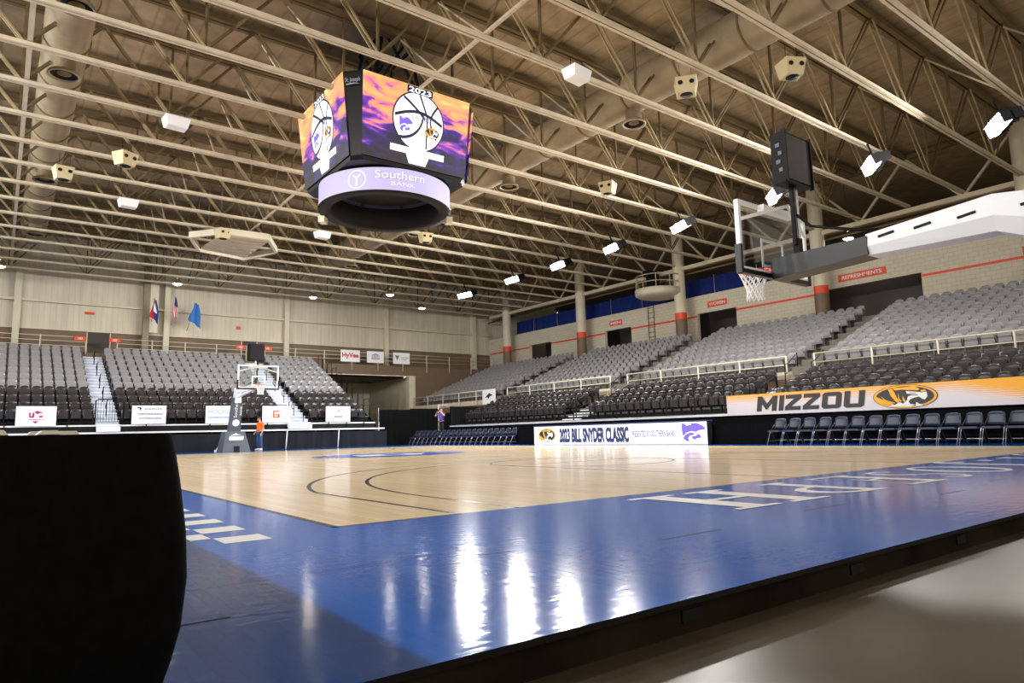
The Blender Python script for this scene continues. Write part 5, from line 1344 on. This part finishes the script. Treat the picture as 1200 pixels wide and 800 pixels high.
def head_mesh(name, c, rz, tilt, parent, hairm):
    """egg-shaped head with nose, mouth, ears and eyes; faces local -y"""
    bm = bmesh.new(); bmesh.ops.create_uvsphere(bm, u_segments=24, v_segments=18, radius=1.0)
    for v in bm.verts:
        x, y, z = v.co
        sx = 0.075*(1-0.20*max(0, -z)); sy = 0.095*(1-0.12*max(0, -z)); sz = 0.118
        nx, ny, nz = x*sx, y*sy, z*sz
        if y < -0.5 and abs(x) < 0.22: ny -= 0.02*math.exp(-((z+0.05)/0.18)**2)*(1-abs(x)/0.22)
        if y < -0.5 and abs(z-0.15) < 0.15 and 0.2 < abs(x) < 0.5: ny += 0.006
        if z < -0.6: ny -= 0.012*(y < 0)
        v.co = (nx, ny, nz)
    me = bpy.data.meshes.new(name); bm.to_mesh(me); bm.free(); me.materials.append(M['skin'])
    for p in me.polygons: p.use_smooth = True
    return me
def person(label, loc, rz, pose, shirt, pants, short_sleeve=True):
    t = thing('person', label, 'person', loc, rz)
    P = pose; J = []; E = []
    def j(n, r): J.append((P[n], r)); return len(J)-1
    pel = j('pelvis', (0.13, 0.10)); sp = j('spine', (0.125, 0.095)); chs = j('chest', (0.15, 0.105)); nk = j('neck', (0.05, 0.055)); hd = j('head0', (0.055, 0.06)); ht = j('head1', (0.075, 0.09)); hc = j('head2', (0.06, 0.07))
    E += [(pel, sp), (sp, chs), (chs, nk), (nk, hd), (hd, ht), (ht, hc)]
    for s in 'LR':
        a = j('sh'+s, (0.055, 0.055)); b_ = j('el'+s, (0.038, 0.038)); c = j('wr'+s, (0.026, 0.026)); E += [(chs, a), (a, b_), (b_, c)]
        hp = j('hip'+s, (0.085, 0.09)); kn = j('kn'+s, (0.055, 0.058)); an = j('an'+s, (0.038, 0.04)); to = j('to'+s, (0.038, 0.028)); E += [(pel, hp), (hp, kn), (kn, an), (an, to)]
        d = Vector(P['wr'+s])-Vector(P['el'+s]); hand(J, E, c, d, Vector((0, -1, 0)) if abs(d.normalized().y) < 0.8 else Vector((1, 0, 0)), 0.6)
    body = skin_body('body', J, E, 'skin', t)
    # clothing: slightly larger skinned shells
    k = 1.0
    JS = [(P['pelvis'], (0.17, 0.15)), (P['spine'], (0.165, 0.145)), (P['chest'], (0.18, 0.14)), (tuple(Vector(P['chest']).lerp(Vector(P['neck']), 0.6)), (0.08, 0.08))]; ES = [(0, 1), (1, 2), (2, 3)]
    for s in 'LR':
        n = len(JS); sh = Vector(P['sh'+s]); el = Vector(P['el'+s]); wr = Vector(P['wr'+s])
        JS.append((tuple(sh), (0.072, 0.072)))
        if short_sleeve: JS.append((tuple(sh.lerp(el, 0.75)), (0.062, 0.062))); ES += [(2, n), (n, n+1)]
        else: JS.append((tuple(el), (0.055, 0.055))); JS.append((tuple(el.lerp(wr, 0.85)), (0.04, 0.04))); ES += [(2, n), (n, n+1), (n+1, n+2)]
    skin_body('shirt', JS, ES, shirt, t)
    JT = [(P['pelvis'], (0.145, 0.115))]; ET = []
    for s in 'LR':
        n = len(JT); JT += [(P['hip'+s], (0.10, 0.105)), (P['kn'+s], (0.075, 0.078)), (tuple(Vector(P['an'+s])+Vector((0, 0, 0.02))), (0.065, 0.065))]; ET += [(0, n), (n, n+1), (n+1, n+2)]
    skin_body('trousers', JT, ET, pants, t)
    for s in 'LR':
        a, b_ = Vector(P['an'+s]), Vector(P['to'+s]); mb = MB()
        mb.tube([tuple(a+Vector((0, 0.03, -0.035))), tuple(a.lerp(b_, 0.5)+Vector((0, 0, -0.01))), tuple(b_+(b_-a)*0.15)], [0.045, 0.05, 0.035], 'white', 10); mb.build('shoe', t)
    # head details
    hc_ = Vector(P['head1']); f = (Vector(P['face'])).normalized(); side = Vector((0, 0, 1)).cross(f).normalized(); up = f.cross(side)*-1
    if up.z < 0: up = -up
    mb = MB(); mb.tube([tuple(hc_+f*0.085+up*0.03), tuple(hc_+f*0.115-up*0.01), tuple(hc_+f*0.09-up*0.015)], [0.008, 0.015, 0.01], 'skin', 8)
    for s in (-1, 1): mb.tube([tuple(hc_+side*s*0.085+up*0.03), tuple(hc_+side*s*0.092), tuple(hc_+side*s*0.083-up*0.03)], [0.01, 0.016, 0.009], 'skin', 8)
    mb.build('face_features', t)
    mb = MB()
    for s in (-1, 1): c = hc_+f*0.093+side*s*0.032+up*0.02; mb.tube([tuple(c), tuple(c+f*0.008)], [0.011, 0.006], 'ink', 8)
    mb.tube([tuple(hc_+f*0.093-up*0.045-side*0.025), tuple(hc_+f*0.097-up*0.047), tuple(hc_+f*0.093-up*0.045+side*0.025)], 0.005, 'maroon', 6)
    mb.build('eyes_and_mouth', t)
    bm = bmesh.new(); bmesh.ops.create_uvsphere(bm, u_segments=20, v_segments=14, radius=1.0)
    q = f.to_track_quat('-Y', 'Z').to_matrix()
    for v in list(bm.verts):
        if v.co.z < -0.35 or (v.co.y < -0.35 and v.co.z < 0.45): bm.verts.remove(v)
    for v in bm.verts: v.co = hc_+up*0.015-f*0.012+(side*v.co.x*0.094+(-f)*v.co.y*0.112+up*v.co.z*0.118)
    me = bpy.data.meshes.new('hair'); bm.to_mesh(me); bm.free(); me.materials.append(M['hair'])
    for p in me.polygons: p.use_smooth = True
    o = bpy.data.objects.new('hair', me); COL.objects.link(o); o.parent = t
    so = o.modifiers.new('s', 'SOLIDIFY'); so.thickness = 0.012
    return t
stand_pose = dict(pelvis=(0, 0, 0.95), spine=(0, 0.0, 1.15), chest=(0, 0.01, 1.36), neck=(0, -0.01, 1.50), head0=(0, -0.04, 1.56), head1=(0, -0.07, 1.63), head2=(0, -0.08, 1.70), face=(0, -0.85, -0.5),
    shL=(-0.19, 0.0, 1.42), elL=(-0.24, 0.02, 1.14), wrL=(-0.20, -0.14, 0.94), shR=(0.19, 0, 1.42), elR=(0.25, 0.04, 1.14), wrR=(0.24, -0.06, 0.90),
    hipL=(-0.10, 0, 0.90), knL=(-0.11, -0.03, 0.50), anL=(-0.12, 0.02, 0.09), toL=(-0.14, -0.15, 0.04), hipR=(0.10, 0, 0.90), knR=(0.11, -0.01, 0.50), anR=(0.12, 0.04, 0.09), toR=(0.15, -0.13, 0.04))
person('person in an orange T-shirt and blue jeans standing by the far hoop, head bowed', (9.22, 32.35, 0.0), -1.25, stand_pose, 'shirt_orange', 'denim')
cam_pose = dict(stand_pose); cam_pose.update(elL=(-0.33, -0.22, 1.30), wrL=(-0.12, -0.30, 1.55), elR=(0.33, -0.22, 1.30), wrR=(0.12, -0.30, 1.55), head0=(0, -0.02, 1.57), head1=(0, -0.04, 1.66), head2=(0, -0.04, 1.73), face=(0, -1, 0.0))
person('person in a purple top with both arms raised to the face behind the chairs', (19.9, 31.6, 0.42), -1.1, cam_pose, 'shirt_purple', 'ink')
mb = MB(); mb.box((19.5, 31.2, FZ), (20.5, 32.2, 0.42), 'black'); mb.box((19.48, 31.18, 0.38), (20.52, 32.22, 0.42), 'black_gloss')
tag(mb.build('camera_riser'), 'low black riser under the person in purple', 'riser')
mb = MB(); c = Vector((19.9, 31.6, 0.42)); mb.box((-0.07, -0.36, 1.58), (0.07, -0.26, 1.68), 'black'); mb.lathe([(0.04, -0.46), (0.045, -0.36)], (0, 0, 1.63), 'black', 14, axis='y')
o = mb.build('photo_camera', None, c, (0, 0, -1.1)); tag(o, 'black photo camera held up by the person in purple', 'camera')

# ------------------------------------------------------------------ WORLD & VIEW
w = bpy.data.worlds.new('world'); SC.world = w; w.use_nodes = True
w.node_tree.nodes['Background'].inputs[0].default_value = (1.0, 0.86, 0.66, 1); w.node_tree.nodes['Background'].inputs[1].default_value = 0.9
SC.view_settings.view_transform = 'Standard'; SC.view_settings.look = 'None'; SC.view_settings.gamma = 1; SC.view_settings.use_curve_mapping = False
SC.view_settings.exposure = 0.15
try:
    SC.cycles.use_denoising = True; SC.cycles.max_bounces = 6; SC.cycles.diffuse_bounces = 4; SC.cycles.transparent_max_bounces = 8
    SC.cycles.sample_clamp_indirect = 8.0
except Exception: pass
